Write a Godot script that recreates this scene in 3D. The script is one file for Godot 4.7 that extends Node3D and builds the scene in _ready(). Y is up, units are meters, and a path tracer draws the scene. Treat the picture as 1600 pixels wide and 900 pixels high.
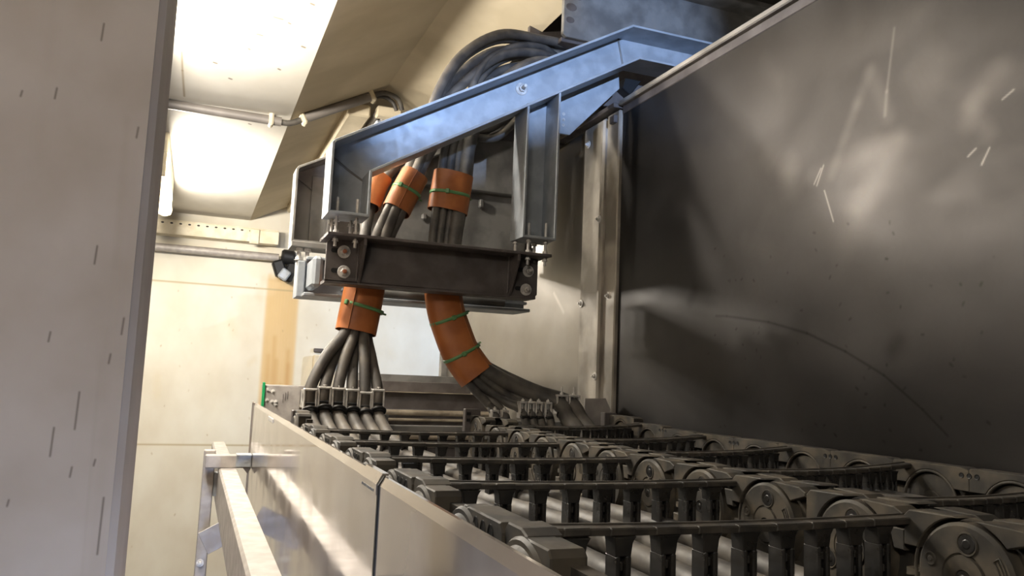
extends Node3D
# Machine room: two cable-guide chains in a steel trough, hung brackets with cable bundles, steel side sheets, painted concrete behind.
# Measures: x to the right, y above the lens, d = distance along the trough. P() turns them into world metres (lens 1.6 m above the floor).

const CY := 1.6
const PITCH := 0.146

var M := {}
var used := {}
var rng := RandomNumberGenerator.new()


func P(x: float, y: float, d: float) -> Vector3:
	return Vector3(x, y + CY, -d)


# ---------------------------------------------------------------- naming and tagging
func numbered(n: String) -> String:
	var k: int = used.get(n, 0)
	used[n] = k + 1
	return n if k == 0 else "%s_%03d" % [n, k]


func tag(o: Node3D, label: String, category := "", group := "", kind := "") -> Node3D:
	if label: o.set_meta("label", label)
	if category: o.set_meta("category", category)
	if group: o.set_meta("group", group)
	if kind: o.set_meta("kind", kind)
	return o


func thing(called: String, label: String, category: String, at := Vector3.ZERO, group := "") -> Node3D:
	var o := Node3D.new()
	o.name = numbered(called)
	add_child(o)
	o.position = at
	tag(o, label, category, group)
	return o


func put(called: String, mesh: Mesh, m: Material, parent: Node3D = null, at := Vector3.ZERO) -> MeshInstance3D:
	var o := MeshInstance3D.new()
	o.mesh = mesh
	o.material_override = m
	o.position = at
	if parent == null:
		o.name = numbered(called)
		add_child(o)
	else:
		var n := called
		var k := 0
		while parent.has_node(n):
			k += 1
			n = "%s_%03d" % [called, k]
		o.name = n
		parent.add_child(o, true)
	return o


# ---------------------------------------------------------------- mesh building
func mb() -> SurfaceTool:
	var st := SurfaceTool.new()
	st.begin(Mesh.PRIMITIVE_TRIANGLES)
	st.set_smooth_group(-1)
	return st


func fin(st: SurfaceTool) -> ArrayMesh:
	st.generate_normals()
	return st.commit()


func tri(st: SurfaceTool, a: Vector3, b: Vector3, c: Vector3) -> void:   # counter-clockwise seen from outside
	st.add_vertex(a)
	st.add_vertex(c)
	st.add_vertex(b)


func quad(st: SurfaceTool, a: Vector3, b: Vector3, c: Vector3, d: Vector3) -> void:
	tri(st, a, b, c)
	tri(st, a, c, d)


func facet(st: SurfaceTool, pts: Array, centre: Vector3) -> void:   # a flat facet of a convex solid, turned outwards
	var n: Vector3 = (pts[1] - pts[0]).cross(pts[2] - pts[0])
	var flip: bool = n.dot(pts[0] - centre) < 0.0
	for i in range(1, pts.size() - 1):
		if flip: tri(st, pts[0], pts[i + 1], pts[i])
		else: tri(st, pts[0], pts[i], pts[i + 1])


func box(st: SurfaceTool, c: Vector3, s: Vector3, b := 0.0, basis := Basis.IDENTITY) -> void:
	st.set_smooth_group(-1)
	var h := s * 0.5
	b = minf(b, minf(h.x, minf(h.y, h.z)) * 0.9)
	var v := {}
	for i in 8:
		var g := Vector3(1 if i & 1 else -1, 1 if i & 2 else -1, 1 if i & 4 else -1)
		for ax in 3:
			var p := Vector3(g.x * (h.x - b), g.y * (h.y - b), g.z * (h.z - b))
			p[ax] = g[ax] * h[ax]
			v[i * 3 + ax] = c + basis * p
	for ax in 3:
		var o1 := (ax + 1) % 3
		var o2 := (ax + 2) % 3
		for sg in 2:
			var q := []
			for k in [[0, 0], [1, 0], [1, 1], [0, 1]]:
				q.append(v[((sg << ax) | (k[0] << o1) | (k[1] << o2)) * 3 + ax])
			facet(st, q, c)
		if b > 0.0:
			for k1 in 2:
				for k2 in 2:
					var i0 := (k1 << o1) | (k2 << o2)
					var i1 := i0 | (1 << ax)
					facet(st, [v[i0 * 3 + o1], v[i1 * 3 + o1], v[i1 * 3 + o2], v[i0 * 3 + o2]], c)
	if b > 0.0:
		for i in 8:
			facet(st, [v[i * 3], v[i * 3 + 1], v[i * 3 + 2]], c)


func span(st: SurfaceTool, a: Vector3, b: Vector3, bev := 0.0) -> void:   # a box between two opposite corners
	box(st, (a + b) * 0.5, (b - a).abs(), bev)


func bar(st: SurfaceTool, a: Vector3, b: Vector3, w: float, t: float, side: Vector3, bev := 0.0) -> void:   # a straight bar from a to b, w across (along side), t thick
	var z := (b - a).normalized()
	var x := (side - z * side.dot(z)).normalized()
	box(st, (a + b) * 0.5, Vector3(w, t, (b - a).length()), bev, Basis(x, z.cross(x), z))


func inset(poly: PackedVector2Array, by: float) -> PackedVector2Array:
	var out := PackedVector2Array()
	var n := poly.size()
	for i in n:
		var p := poly[i]
		var e0 := (p - poly[(i + n - 1) % n]).normalized()
		var e1 := (poly[(i + 1) % n] - p).normalized()
		var n0 := Vector2(-e0.y, e0.x)
		var n1 := Vector2(-e1.y, e1.x)
		var m := n0 + n1
		var l := maxf(m.length_squared(), 0.4)
		out.append(p + m * (2.0 * by / l))
	return out


# polygon (u, v) drawn out along w from h0 to h1; xf maps (u, v, w)
func prism(st: SurfaceTool, pts: Array, xf: Transform3D, h0: float, h1: float, bev := 0.0) -> void:
	st.set_smooth_group(-1)
	var poly := PackedVector2Array(pts)
	var area := 0.0
	for i in poly.size():
		area += poly[i].cross(poly[(i + 1) % poly.size()])
	if area < 0.0: poly.reverse()
	var flip := xf.basis.determinant() < 0.0
	var inn := inset(poly, bev) if bev > 0.0 else poly
	var ids := Geometry2D.triangulate_polygon(inn)
	var n := poly.size()
	var f := func(p: Vector2, w: float) -> Vector3: return xf * Vector3(p.x, p.y, w)
	for i in range(0, ids.size(), 3):
		var a := inn[ids[i]]
		var b := inn[ids[i + 1]]
		var c := inn[ids[i + 2]]
		if (b - a).cross(c - a) < 0.0:
			var t := b
			b = c
			c = t
		if flip:
			tri(st, f.call(a, h1), f.call(c, h1), f.call(b, h1))
			tri(st, f.call(a, h0), f.call(b, h0), f.call(c, h0))
		else:
			tri(st, f.call(a, h1), f.call(b, h1), f.call(c, h1))
			tri(st, f.call(a, h0), f.call(c, h0), f.call(b, h0))
	var rings := [[inn, h0], [poly, h0 + bev], [poly, h1 - bev], [inn, h1]] if bev > 0.0 else [[poly, h0], [poly, h1]]
	for r in rings.size() - 1:
		for i in n:
			var j := (i + 1) % n
			var a: Vector3 = f.call(rings[r][0][i], rings[r][1])
			var b: Vector3 = f.call(rings[r][0][j], rings[r][1])
			var c: Vector3 = f.call(rings[r + 1][0][j], rings[r + 1][1])
			var d: Vector3 = f.call(rings[r + 1][0][i], rings[r + 1][1])
			if flip: quad(st, a, d, c, b)
			else: quad(st, a, b, c, d)


# frames: polygons in (x, y) drawn out in depth; polygons in (d, y) drawn out along x
func xy_prism(st: SurfaceTool, pts: Array, d0: float, d1: float, bev := 0.0) -> void:
	prism(st, pts, Transform3D(Basis.IDENTITY, Vector3(0, CY, 0)), -d1, -d0, bev)


func zy_prism(st: SurfaceTool, pts: Array, x0: float, x1: float, bev := 0.0, at := Vector3.ZERO) -> void:   # (z, y) local
	prism(st, pts, Transform3D(Basis(Vector3(0, 0, 1), Vector3(0, 1, 0), Vector3(1, 0, 0)), at), x0, x1, bev)


func spline(pts: Array, n: int) -> PackedVector3Array:
	var out := PackedVector3Array()
	var k := pts.size()
	for i in k - 1:
		var p0: Vector3 = pts[maxi(i - 1, 0)]
		var p1: Vector3 = pts[i]
		var p2: Vector3 = pts[i + 1]
		var p3: Vector3 = pts[mini(i + 2, k - 1)]
		for j in n:
			out.append(p1.cubic_interpolate(p2, p0, p3, float(j) / n))
	out.append(pts[k - 1])
	return out


func tube(st: SurfaceTool, pts: PackedVector3Array, r: float, sides := 10, caps := true) -> void:
	var n := pts.size()
	var t0 := (pts[1] - pts[0]).normalized()
	var s := t0.cross(Vector3.UP if absf(t0.y) < 0.9 else Vector3.RIGHT).normalized()
	var rings := []
	for i in n:
		var t := (pts[mini(i + 1, n - 1)] - pts[maxi(i - 1, 0)]).normalized()
		s = (s - t * s.dot(t)).normalized()
		var u := t.cross(s)
		var ring := PackedVector3Array()
		for k in sides:
			var a := TAU * k / sides
			ring.append(pts[i] + (s * cos(a) + u * sin(a)) * r)
		rings.append(ring)
	st.set_smooth_group(1)
	for i in n - 1:
		for k in sides:
			var k2 := (k + 1) % sides
			quad(st, rings[i][k], rings[i][k2], rings[i + 1][k2], rings[i + 1][k])
	st.set_smooth_group(-1)
	if caps:
		for k in range(1, sides - 1):
			tri(st, rings[0][0], rings[0][k + 1], rings[0][k])
			tri(st, rings[n - 1][0], rings[n - 1][k], rings[n - 1][k + 1])


# profile of (radius, height) turned round the w axis of xf
func lathe(st: SurfaceTool, prof: Array, xf: Transform3D, sides := 20, squash := 1.0) -> void:
	for i in prof.size() - 1:
		st.set_smooth_group(i + 2)
		var a: Vector2 = prof[i]
		var b: Vector2 = prof[i + 1]
		for k in sides:
			var c0 := Vector2.from_angle(TAU * k / sides)
			var c1 := Vector2.from_angle(TAU * (k + 1) / sides)
			var p := xf * Vector3(c0.x * a.x, c0.y * a.x * squash, a.y)
			var q := xf * Vector3(c1.x * a.x, c1.y * a.x * squash, a.y)
			var r := xf * Vector3(c1.x * b.x, c1.y * b.x * squash, b.y)
			var s := xf * Vector3(c0.x * b.x, c0.y * b.x * squash, b.y)
			if a.x < 1e-6: tri(st, p, r, s)
			elif b.x < 1e-6: tri(st, p, q, r)
			else: quad(st, p, q, r, s)
	st.set_smooth_group(-1)


func aim(at: Vector3, w: Vector3) -> Transform3D:   # a frame whose w axis points along w
	w = w.normalized()
	var u := w.cross(Vector3.UP if absf(w.y) < 0.9 else Vector3.RIGHT).normalized()
	return Transform3D(Basis(u, w.cross(u), w), at)


func arc(c: Vector2, r: float, a0: float, a1: float, n: int) -> Array:
	var out := []
	for i in n + 1:
		out.append(c + Vector2.from_angle(deg_to_rad(lerpf(a0, a1, float(i) / n))) * r)
	return out


func hexagon(r: float) -> Array:
	return arc(Vector2.ZERO, r, 0, 300, 5)


# washer, nut and stud end, looking along w
func bolt_shape(st: SurfaceTool, at: Vector3, w: Vector3, r: float, stud := 1.4) -> void:
	var xf := aim(at, w)
	lathe(st, [Vector2(0, 0), Vector2(r * 1.75, 0), Vector2(r * 1.75, 0)], xf, 4)
	lathe(st, [Vector2(r * 1.85, 0), Vector2(r * 1.85, r * 0.22), Vector2(r * 1.7, r * 0.32), Vector2(0, r * 0.32)], xf, 20)
	prism(st, hexagon(r * 1.05), xf, r * 0.32, r * 1.15, r * 0.1)
	lathe(st, [Vector2(r * 0.55, r), Vector2(r * 0.55, r * (1.0 + stud)), Vector2(r * 0.42, r * (1.12 + stud)), Vector2(0, r * (1.12 + stud))], xf, 10)


func rod_shape(st: SurfaceTool, x: float, d: float, y0: float, y1: float, r: float, nuts: Array) -> void:
	tube(st, PackedVector3Array([P(x, y0, d), P(x, y1, d)]), r, 10)
	for y in nuts:
		prism(st, hexagon(r * 1.75), aim(P(x, y, d), Vector3.UP), -r * 0.75, r * 0.75, r * 0.15)
		lathe(st, [Vector2(0, -r * 0.95), Vector2(r * 2.1, -r * 0.95), Vector2(r * 2.1, -r * 0.72), Vector2(0, -r * 0.72)], aim(P(x, y, d), Vector3.UP), 14)


# an open-ended wrap of sheet round a bundle: half-widths ra (in the picture plane) and rb, overlapping seam
func wrap_shape(st: SurfaceTool, pts: PackedVector3Array, ra: float, rb: float, th: float, seam := 0.0, flare := 0.0) -> void:
	var n := pts.size()
	var sides := 26
	var grid := []
	for layer in 2:
		var rows := []
		for i in n:
			var t := (pts[mini(i + 1, n - 1)] - pts[maxi(i - 1, 0)]).normalized()
			var s := t.cross(Vector3(0, 0, 1)).normalized()
			var u := s.cross(t)
			var row := PackedVector3Array()
			var f := float(i) / (n - 1)
			for k in sides + 1:
				var a := seam + (TAU + 0.55) * k / sides
				var grow := 1.0 + 0.085 * k / sides + flare * f + 0.010 * sin(a * 2.0 + f * 3.0)
				var c := cos(a)
				var sn := sin(a)
				# slightly boxy section
				var q := pow(pow(absf(c), 2.6) + pow(absf(sn), 2.6), -1.0 / 2.6)
				row.append(pts[i] + s * (c * q * (ra * grow - th * layer)) + u * (sn * q * (rb * grow - th * layer)))
			rows.append(row)
		grid.append(rows)
	st.set_smooth_group(1)
	for i in n - 1:
		for k in sides:
			quad(st, grid[0][i][k], grid[0][i + 1][k], grid[0][i + 1][k + 1], grid[0][i][k + 1])
	st.set_smooth_group(2)
	for i in n - 1:
		for k in sides:
			quad(st, grid[1][i][k], grid[1][i][k + 1], grid[1][i + 1][k + 1], grid[1][i + 1][k])
	st.set_smooth_group(-1)
	for e in [0, n - 1]:
		for k in sides:
			quad(st, grid[0][e][k], grid[0][e][k + 1], grid[1][e][k + 1], grid[1][e][k])
	var lip := PackedVector3Array()
	for i in n: lip.append(grid[0][i][sides])
	tube(st, lip, 0.0012, 6)
	for i in n - 1:
		for e in [0, sides]:
			quad(st, grid[0][i][e], grid[1][i][e], grid[1][i + 1][e], grid[0][i + 1][e])


# ---------------------------------------------------------------- materials
func noise_tex(a: Color, b: Color, freq: float, at := [0.3, 0.7], octaves := 4, sd := 1, type := FastNoiseLite.TYPE_SIMPLEX_SMOOTH) -> NoiseTexture2D:
	var n := FastNoiseLite.new()
	n.noise_type = type
	n.frequency = freq
	n.fractal_octaves = octaves
	n.seed = sd
	var g := Gradient.new()
	g.offsets = PackedFloat32Array([at[0], at[1]])
	g.colors = PackedColorArray([a, b])
	var t := NoiseTexture2D.new()
	t.width = 512
	t.height = 512
	t.seamless = true
	t.noise = n
	t.color_ramp = g
	return t


func c8(r: int, g: int, b: int) -> Color:
	return Color(r / 255.0, g / 255.0, b / 255.0)


func mat(a: Color, b: Color, rough: float, metal := 0.0, freq := 0.01, scale := 1.5, relief := 0.0, rough2 := -1.0, sd := 1, at := [0.3, 0.7]) -> StandardMaterial3D:
	var m := StandardMaterial3D.new()
	m.albedo_texture = noise_tex(a, b, freq, at, 5, sd)
	m.roughness = rough
	m.metallic = metal
	m.uv1_triplanar = true
	m.uv1_world_triplanar = true
	m.uv1_scale = Vector3.ONE * scale
	if rough2 >= 0.0:
		m.roughness = 1.0
		m.roughness_texture = noise_tex(Color(rough, rough, rough), Color(rough2, rough2, rough2), freq * 1.7, [0.3, 0.7], 4, sd + 7)
	if relief > 0.0:
		m.heightmap_enabled = true
		m.heightmap_scale = relief
		m.heightmap_texture = noise_tex(Color.BLACK, Color.WHITE, freq * 3.0, [0.2, 0.8], 4, sd + 3)
	return m


func plain(c: Color, rough: float, metal := 0.0) -> StandardMaterial3D:
	var m := StandardMaterial3D.new()
	m.albedo_color = c
	m.roughness = rough
	m.metallic = metal
	return m


func make_materials() -> void:
	M.concrete = mat(c8(216, 211, 200), c8(202, 196, 183), 0.85, 0.0, 0.006, 0.7, 0.15, -1.0, 3)
	M.concrete_raw = mat(c8(217, 204, 178), c8(198, 185, 158), 0.9, 0.0, 0.006, 0.6, 0.15, -1.0, 4)
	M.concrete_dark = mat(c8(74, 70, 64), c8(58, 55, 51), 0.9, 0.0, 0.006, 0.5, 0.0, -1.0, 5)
	M.floor = mat(c8(150, 144, 136), c8(120, 114, 106), 0.8, 0.0, 0.006, 0.5, 0.0, -1.0, 6)
	M.pillar = mat(c8(190, 176, 162), c8(176, 160, 144), 0.8, 0.0, 0.004, 1.0, 0.1, -1.0, 7)
	M.galv = mat(c8(170, 175, 180), c8(157, 162, 167), 0.45, 0.35, 0.012, 2.2, 0.0, 0.6, 8)
	M.galv_dirty = mat(c8(132, 130, 126), c8(106, 104, 101), 0.5, 0.3, 0.008, 1.6, 0.0, 0.7, 9)
	M.frame_steel = mat(c8(176, 170, 165), c8(158, 152, 147), 0.45, 0.2, 0.012, 2.2, 0.0, 0.6, 10)
	M.dark_steel = mat(c8(100, 94, 92), c8(84, 78, 76), 0.5, 0.25, 0.01, 2.0, 0.0, 0.62, 11)
	M.stainless = mat(c8(194, 185, 177), c8(178, 168, 159), 0.06, 0.55, 0.006, 1.2, 0.0, 0.13, 12)
	M.post = mat(c8(170, 163, 152), c8(128, 122, 113), 0.5, 0.3, 0.006, 1.2, 0.0, 0.65, 13)
	M.chain = mat(c8(45, 42, 38), c8(82, 74, 62), 0.55, 0.0, 0.008, 3.0, 0.0, 0.8, 14)
	M.chain_outer = mat(c8(38, 35, 32), c8(70, 63, 53), 0.6, 0.0, 0.008, 3.0, 0.0, 0.85, 24)
	M.chain_bar = mat(c8(44, 41, 38), c8(72, 66, 58), 0.45, 0.0, 0.01, 3.0, 0.0, 0.65, 15)
	M.comb = mat(c8(26, 25, 24), c8(42, 39, 36), 0.26, 0.0, 0.012, 3.0, 0.0, 0.5, 16)
	M.cable = mat(c8(66, 63, 61), c8(100, 94, 86), 0.52, 0.0, 0.008, 3.0, 0.0, 0.7, 17)
	M.cable_old = mat(c8(64, 62, 61), c8(98, 93, 86), 0.40, 0.0, 0.008, 3.0, 0.0, 0.6, 18)
	M.orange = mat(c8(172, 104, 54), c8(152, 88, 43), 0.45, 0.0, 0.006, 3.0, 0.0, 0.6, 19)
	M.green = plain(c8(96, 142, 92), 0.4)
	M.zinc = mat(c8(214, 211, 206), c8(184, 180, 175), 0.35, 0.15, 0.02, 4.0, 0.0, 0.5, 20)
	M.copper = plain(c8(168, 108, 80), 0.45, 0.5)
	M.black = plain(c8(18, 18, 19), 0.5)
	M.conduit = mat(c8(140, 134, 128), c8(126, 120, 114), 0.5, 0.1, 0.01, 1.0, 0.0, -1.0, 21)
	M.cream = mat(c8(232, 222, 198), c8(218, 206, 178), 0.6, 0.0, 0.01, 2.0, 0.0, -1.0, 22)
	M.pvc_green = plain(c8(30, 150, 90), 0.4)
	M.rail = mat(c8(176, 164, 146), c8(134, 124, 110), 0.4, 0.5, 0.01, 2.0, 0.0, 0.5, 23)
	M.lamp = plain(c8(255, 248, 230), 0.4)
	M.lamp.emission_enabled = true
	M.lamp.emission = Color(1.0, 0.9, 0.72)
	M.lamp.emission_energy_multiplier = 3.0
	M.led = plain(c8(230, 238, 255), 0.3)
	M.led.emission_enabled = true
	M.led.emission = Color(0.6, 0.75, 1.0)
	M.led.emission_energy_multiplier = 4.0


func stroke(im: Image, pts: Array, w0: float, w1: float, c: Color, alpha: float) -> void:   # a soft brush stroke in pixels
	for i in pts.size() - 1:
		var a: Vector2 = pts[i]
		var b: Vector2 = pts[i + 1]
		var w := lerpf(w0, w1, float(i) / maxf(pts.size() - 1, 1))
		var r := Rect2(a, Vector2.ZERO).expand(b).grow(w * 1.5)
		for y in range(maxi(int(r.position.y), 0), mini(int(r.end.y) + 1, im.get_height())):
			for x in range(maxi(int(r.position.x), 0), mini(int(r.end.x) + 1, im.get_width())):
				var p := Vector2(x, y)
				var q := Geometry2D.get_closest_point_to_segment(p, a, b)
				var k := clampf(1.0 - p.distance_to(q) / (w * 1.5), 0.0, 1.0)
				if k > 0.0:
					im.set_pixel(x, y, im.get_pixel(x, y).lerp(c, alpha * k * k * (3.0 - 2.0 * k)))


func cloudy(w: int, h: int, a: Color, b: Color, freq: float, sd: int) -> Image:
	var n := FastNoiseLite.new()
	n.frequency = freq
	n.fractal_octaves = 5
	n.seed = sd
	var im := Image.create(w, h, false, Image.FORMAT_RGB8)
	for y in h:
		for x in w:
			im.set_pixel(x, y, a.lerp(b, clampf(n.get_noise_2d(x, y) * 0.9 + 0.5, 0.0, 1.0)))
	return im


# a flat rectangle with its own texture coordinates: o is the corner at u=0, v=0; thickness goes away from the front
func slab(o: Vector3, u: Vector3, v: Vector3, thick: float) -> ArrayMesh:
	var st := mb()
	var n := v.cross(u).normalized()
	var c := [o, o + u, o + u + v, o + v]
	var uv := [Vector2(0, 0), Vector2(1, 0), Vector2(1, 1), Vector2(0, 1)]
	for k in [0, 1, 2, 0, 2, 3]:
		st.set_uv(uv[k])
		st.add_vertex(c[k])
	st.set_uv(Vector2(0.01, 0.01))
	var b := []
	for k in 4: b.append(c[k] - n * thick)
	quad(st, b[0], b[1], b[2], b[3])
	for k in 4:
		var j := (k + 1) % 4
		quad(st, c[k], c[j], b[j], b[k])
	return fin(st)


# ---------------------------------------------------------------- start
func _ready() -> void:
	rng.seed = 11
	camera()
	lights()
	make_materials()
	setting()
	side_sheets()
	trough()
	support_frame()
	far_end()
	chains()
	clamps()
	hung_brackets()
	cables()
	sleeves()
	ceiling_things()


func camera() -> void:
	var f := 1250.0
	var dz := Vector3((300.0 - 800.0) / f, -(572.0 - 450.0) / f, -1.0).normalized()
	var s := 0.041
	var up := Vector3(s, 1.0, (s * dz.x + dz.y) / -dz.z).normalized()
	var zc := -dz
	var xc := up.cross(zc)
	var cam := Camera3D.new()
	cam.name = "camera"
	add_child(cam)
	# rows of the world-from-camera matrix are xc, up and zc
	cam.transform = Transform3D(Basis(Vector3(xc.x, up.x, zc.x), Vector3(xc.y, up.y, zc.y), Vector3(xc.z, up.z, zc.z)), P(0, 0, 0))
	cam.fov = rad_to_deg(2.0 * atan(450.0 / f))
	cam.near = 0.02
	cam.far = 60.0
	cam.current = true


func lights() -> void:
	var we := WorldEnvironment.new()
	we.name = "environment"
	var e := Environment.new()
	e.background_mode = Environment.BG_COLOR
	e.background_color = Color(0.02, 0.02, 0.02)
	e.tonemap_mode = Environment.TONE_MAPPER_LINEAR
	e.tonemap_exposure = 1.0
	e.sdfgi_enabled = true
	e.ssao_enabled = true
	e.ssil_enabled = true
	we.environment = e
	add_child(we)
	# the cool work lamp high up behind the lens (its housing is built in ceiling_things)
	var s := SpotLight3D.new()
	s.name = "work_light"
	add_child(s)
	s.position = P(0.62, 0.98, -0.60)
	s.look_at(P(0.95, 1.0, 2.1))
	s.light_color = Color(0.68, 0.80, 1.0)
	s.light_energy = 11.5
	s.spot_range = 12.0
	s.spot_attenuation = 2.0
	s.spot_angle = 15.0
	s.spot_angle_attenuation = 0.5
	s.light_size = 0.01
	s.shadow_enabled = true
	# a second cool lamp low behind the side sheet lights the end of the room
	var s2 := SpotLight3D.new()
	s2.name = "end_light"
	add_child(s2)
	s2.position = P(2.5, 0.5, 4.9)
	s2.look_at(P(1.6, 0.2, 6.5))
	s2.light_color = Color(0.75, 0.85, 1.0)
	s2.light_energy = 3.0
	s2.spot_range = 8.0
	s2.spot_attenuation = 2.0
	s2.spot_angle = 40.0
	s2.light_size = 0.05
	s2.shadow_enabled = true


# ---------------------------------------------------------------- the room
func setting() -> void:
	var st := mb()
	# painted end wall with its stains, texture laid over x -4..3.2, y 2..-1.6
	var w := 1024
	var h := 512
	var im := cloudy(w, h, c8(226, 221, 206), c8(214, 206, 188), 0.012, 31)
	var px := func(x: float, y: float) -> Vector2: return Vector2((x + 1.7) / 4.9 * w, (2.0 - y) / 3.6 * h)
	for k in 40:
		stroke(im, [px.call(0.50 + 0.006 * k, 0.74 - rng.randf() * 0.06), px.call(0.50 + 0.006 * k, -0.9 - rng.randf() * 0.6)], 3.5, 3.5, c8(206, 164, 100), 0.22)
	for k in 14:
		var x0 := 0.5 + rng.randf() * 0.22
		stroke(im, [px.call(x0, 0.3 - rng.randf()), px.call(x0 + 0.02, -0.6 - rng.randf())], 4.0, 2.0, c8(180, 128, 70), 0.22)
	for gy in [0.626, -0.58]:
		stroke(im, [px.call(-1.7, gy + 0.003), px.call(0.4, gy), px.call(3.2, gy - 0.004)], 1.0, 1.0, c8(170, 152, 116), 0.8)
	for k in 150:
		var q := Vector2(rng.randf() * w, rng.randf() * h)
		stroke(im, [q, q + Vector2(rng.randf_range(-1, 1), rng.randf_range(-1, 1.5))], 0.9, 0.7, c8(160, 138, 104), rng.randf_range(0.2, 0.6))
	for k in 26:
		var q := Vector2(rng.randf() * w, rng.randf_range(0.3, 1.0) * h)
		stroke(im, [q, q + Vector2(rng.randf_range(-12, 12), rng.randf_range(-8, 20))], rng.randf_range(4, 10), 4, c8(200, 176, 130), rng.randf_range(0.05, 0.2))
	var wm := StandardMaterial3D.new()
	wm.albedo_texture = ImageTexture.create_from_image(im)
	wm.roughness = 0.85
	var o := put("wall_back", slab(P(-1.7, 2.0, 6.5), Vector3(4.9, 0, 0), Vector3(0, -3.6, 0), 0.2), wm)
	tag(o, "cream painted concrete end wall with a tan stain strip", "", "", "structure")
	st = mb()
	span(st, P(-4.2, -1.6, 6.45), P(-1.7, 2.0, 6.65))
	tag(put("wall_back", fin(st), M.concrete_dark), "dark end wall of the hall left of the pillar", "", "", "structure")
	st = mb()
	span(st, P(-4.3, -1.6, -2.7), P(3.4, -1.75, 6.7))
	tag(put("floor", fin(st), M.floor), "grey concrete floor far below the cable trough", "", "", "structure")
	st = mb()
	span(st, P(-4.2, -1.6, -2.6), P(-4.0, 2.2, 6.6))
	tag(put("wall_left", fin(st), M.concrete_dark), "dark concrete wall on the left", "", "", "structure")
	st = mb()
	span(st, P(3.2, -1.6, -2.6), P(3.4, 2.2, 6.6))
	tag(put("wall_right", fin(st), M.concrete_dark), "dark concrete wall on the right", "", "", "structure")
	st = mb()
	span(st, P(-4.2, -1.6, -2.6), P(3.4, 2.2, -2.4))
	tag(put("wall_front", fin(st), M.concrete_dark), "dark concrete wall behind the viewer", "", "", "structure")
	# ceiling: flat on the left, a shallow rise and a fall on the right, then a high dark recess
	st = mb()
	xy_prism(st, [Vector2(-0.9, 1.15), Vector2(0.33, 1.15), Vector2(0.33, 1.45), Vector2(-0.9, 1.45)], -2.6, 6.6)
	tag(put("ceiling", fin(st), M.concrete), "flat cream painted concrete ceiling above the lamps", "", "", "structure")
	st = mb()
	xy_prism(st, [Vector2(0.33, 1.15), Vector2(0.765, 1.372), Vector2(0.765, 1.6), Vector2(0.33, 1.6)], -2.6, 6.6)
	xy_prism(st, [Vector2(0.765, 1.372), Vector2(1.10, 1.275), Vector2(1.10, 2.2), Vector2(0.765, 2.2)], -2.6, 6.6)
	tag(put("ceiling", fin(st), M.concrete_raw), "folded bare concrete ceiling beside the flat painted part", "", "", "structure")
	st = mb()
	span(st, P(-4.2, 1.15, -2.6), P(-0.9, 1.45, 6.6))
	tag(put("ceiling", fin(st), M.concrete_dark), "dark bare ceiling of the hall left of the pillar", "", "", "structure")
	st = mb()
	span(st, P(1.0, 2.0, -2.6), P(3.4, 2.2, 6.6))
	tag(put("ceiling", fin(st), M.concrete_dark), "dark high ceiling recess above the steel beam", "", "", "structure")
	# thin paint coat with its chips on the flat ceiling, x -0.9..0.33, d 1.5..6.49
	var ci := cloudy(512, 1024, c8(216, 211, 200), c8(204, 198, 185), 0.008, 51)
	var cp := func(x: float, d: float) -> Vector2: return Vector2((x + 0.9) / 1.23 * 512, (d - 1.5) / 4.99 * 1024)
	for q in [[0.172, 2.636, 0.03], [0.126, 2.802, 0.02], [-0.011, 3.15, 0.012], [-0.127, 2.75, 0.01], [-0.129, 2.874, 0.012], [0.21, 2.659, 0.008], [0.261, 2.481, 0.012], [0.278, 2.838, 0.012], [0.22, 3.101, 0.008], [0.162, 3.888, 0.01], [0.05, 3.3, 0.01], [0.1, 2.95, 0.006]]:
		stroke(ci, [cp.call(q[0] - q[2] * 0.5, q[1]), cp.call(q[0] + q[2] * 0.5, q[1] + 0.006)], 1.6, 1.2, c8(92, 80, 66), 0.85)
	stroke(ci, [cp.call(-0.128, 3.1), cp.call(-0.128, 3.3), cp.call(-0.124, 3.62)], 1.6, 2.4, c8(120, 96, 60), 0.5)
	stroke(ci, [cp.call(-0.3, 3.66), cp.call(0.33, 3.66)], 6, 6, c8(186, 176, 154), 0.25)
	var cm := StandardMaterial3D.new()
	cm.albedo_texture = ImageTexture.create_from_image(ci)
	cm.roughness = 0.85
	tag(put("ceiling_paint", slab(P(-0.9, 1.149, 1.5), Vector3(1.23, 0, 0), Vector3(0, 0, -4.99), 0.001), cm), "chipped cream paint coat on the flat ceiling", "", "", "structure")
	# the near pillar at the left edge of the picture
	st = mb()
	xy_prism(st, [Vector2(-0.85, -1.6), Vector2(-0.062, -1.6), Vector2(-0.062, 1.15), Vector2(-0.85, 1.15)], 1.0, 1.24, 0.008)
	tag(put("pillar", fin(st), M.pillar), "pale painted concrete pillar close at the left edge", "", "", "structure")
	var pi := cloudy(768, 1024, c8(192, 178, 164), c8(178, 163, 147), 0.006, 53)
	var pp := func(x: float, y: float) -> Vector2: return Vector2((x + 0.85) / 0.78 * 768, (0.62 - y) / 1.24 * 1024)
	for k in 26:
		var x := rng.randf_range(-0.4, -0.07)
		var y := rng.randf_range(-0.5, 0.5)
		stroke(pi, [pp.call(x, y), pp.call(x + 0.004, y - rng.randf_range(0.05, 0.35))], rng.randf_range(2, 9), 3, c8(160, 142, 122), rng.randf_range(0.05, 0.16))
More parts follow.
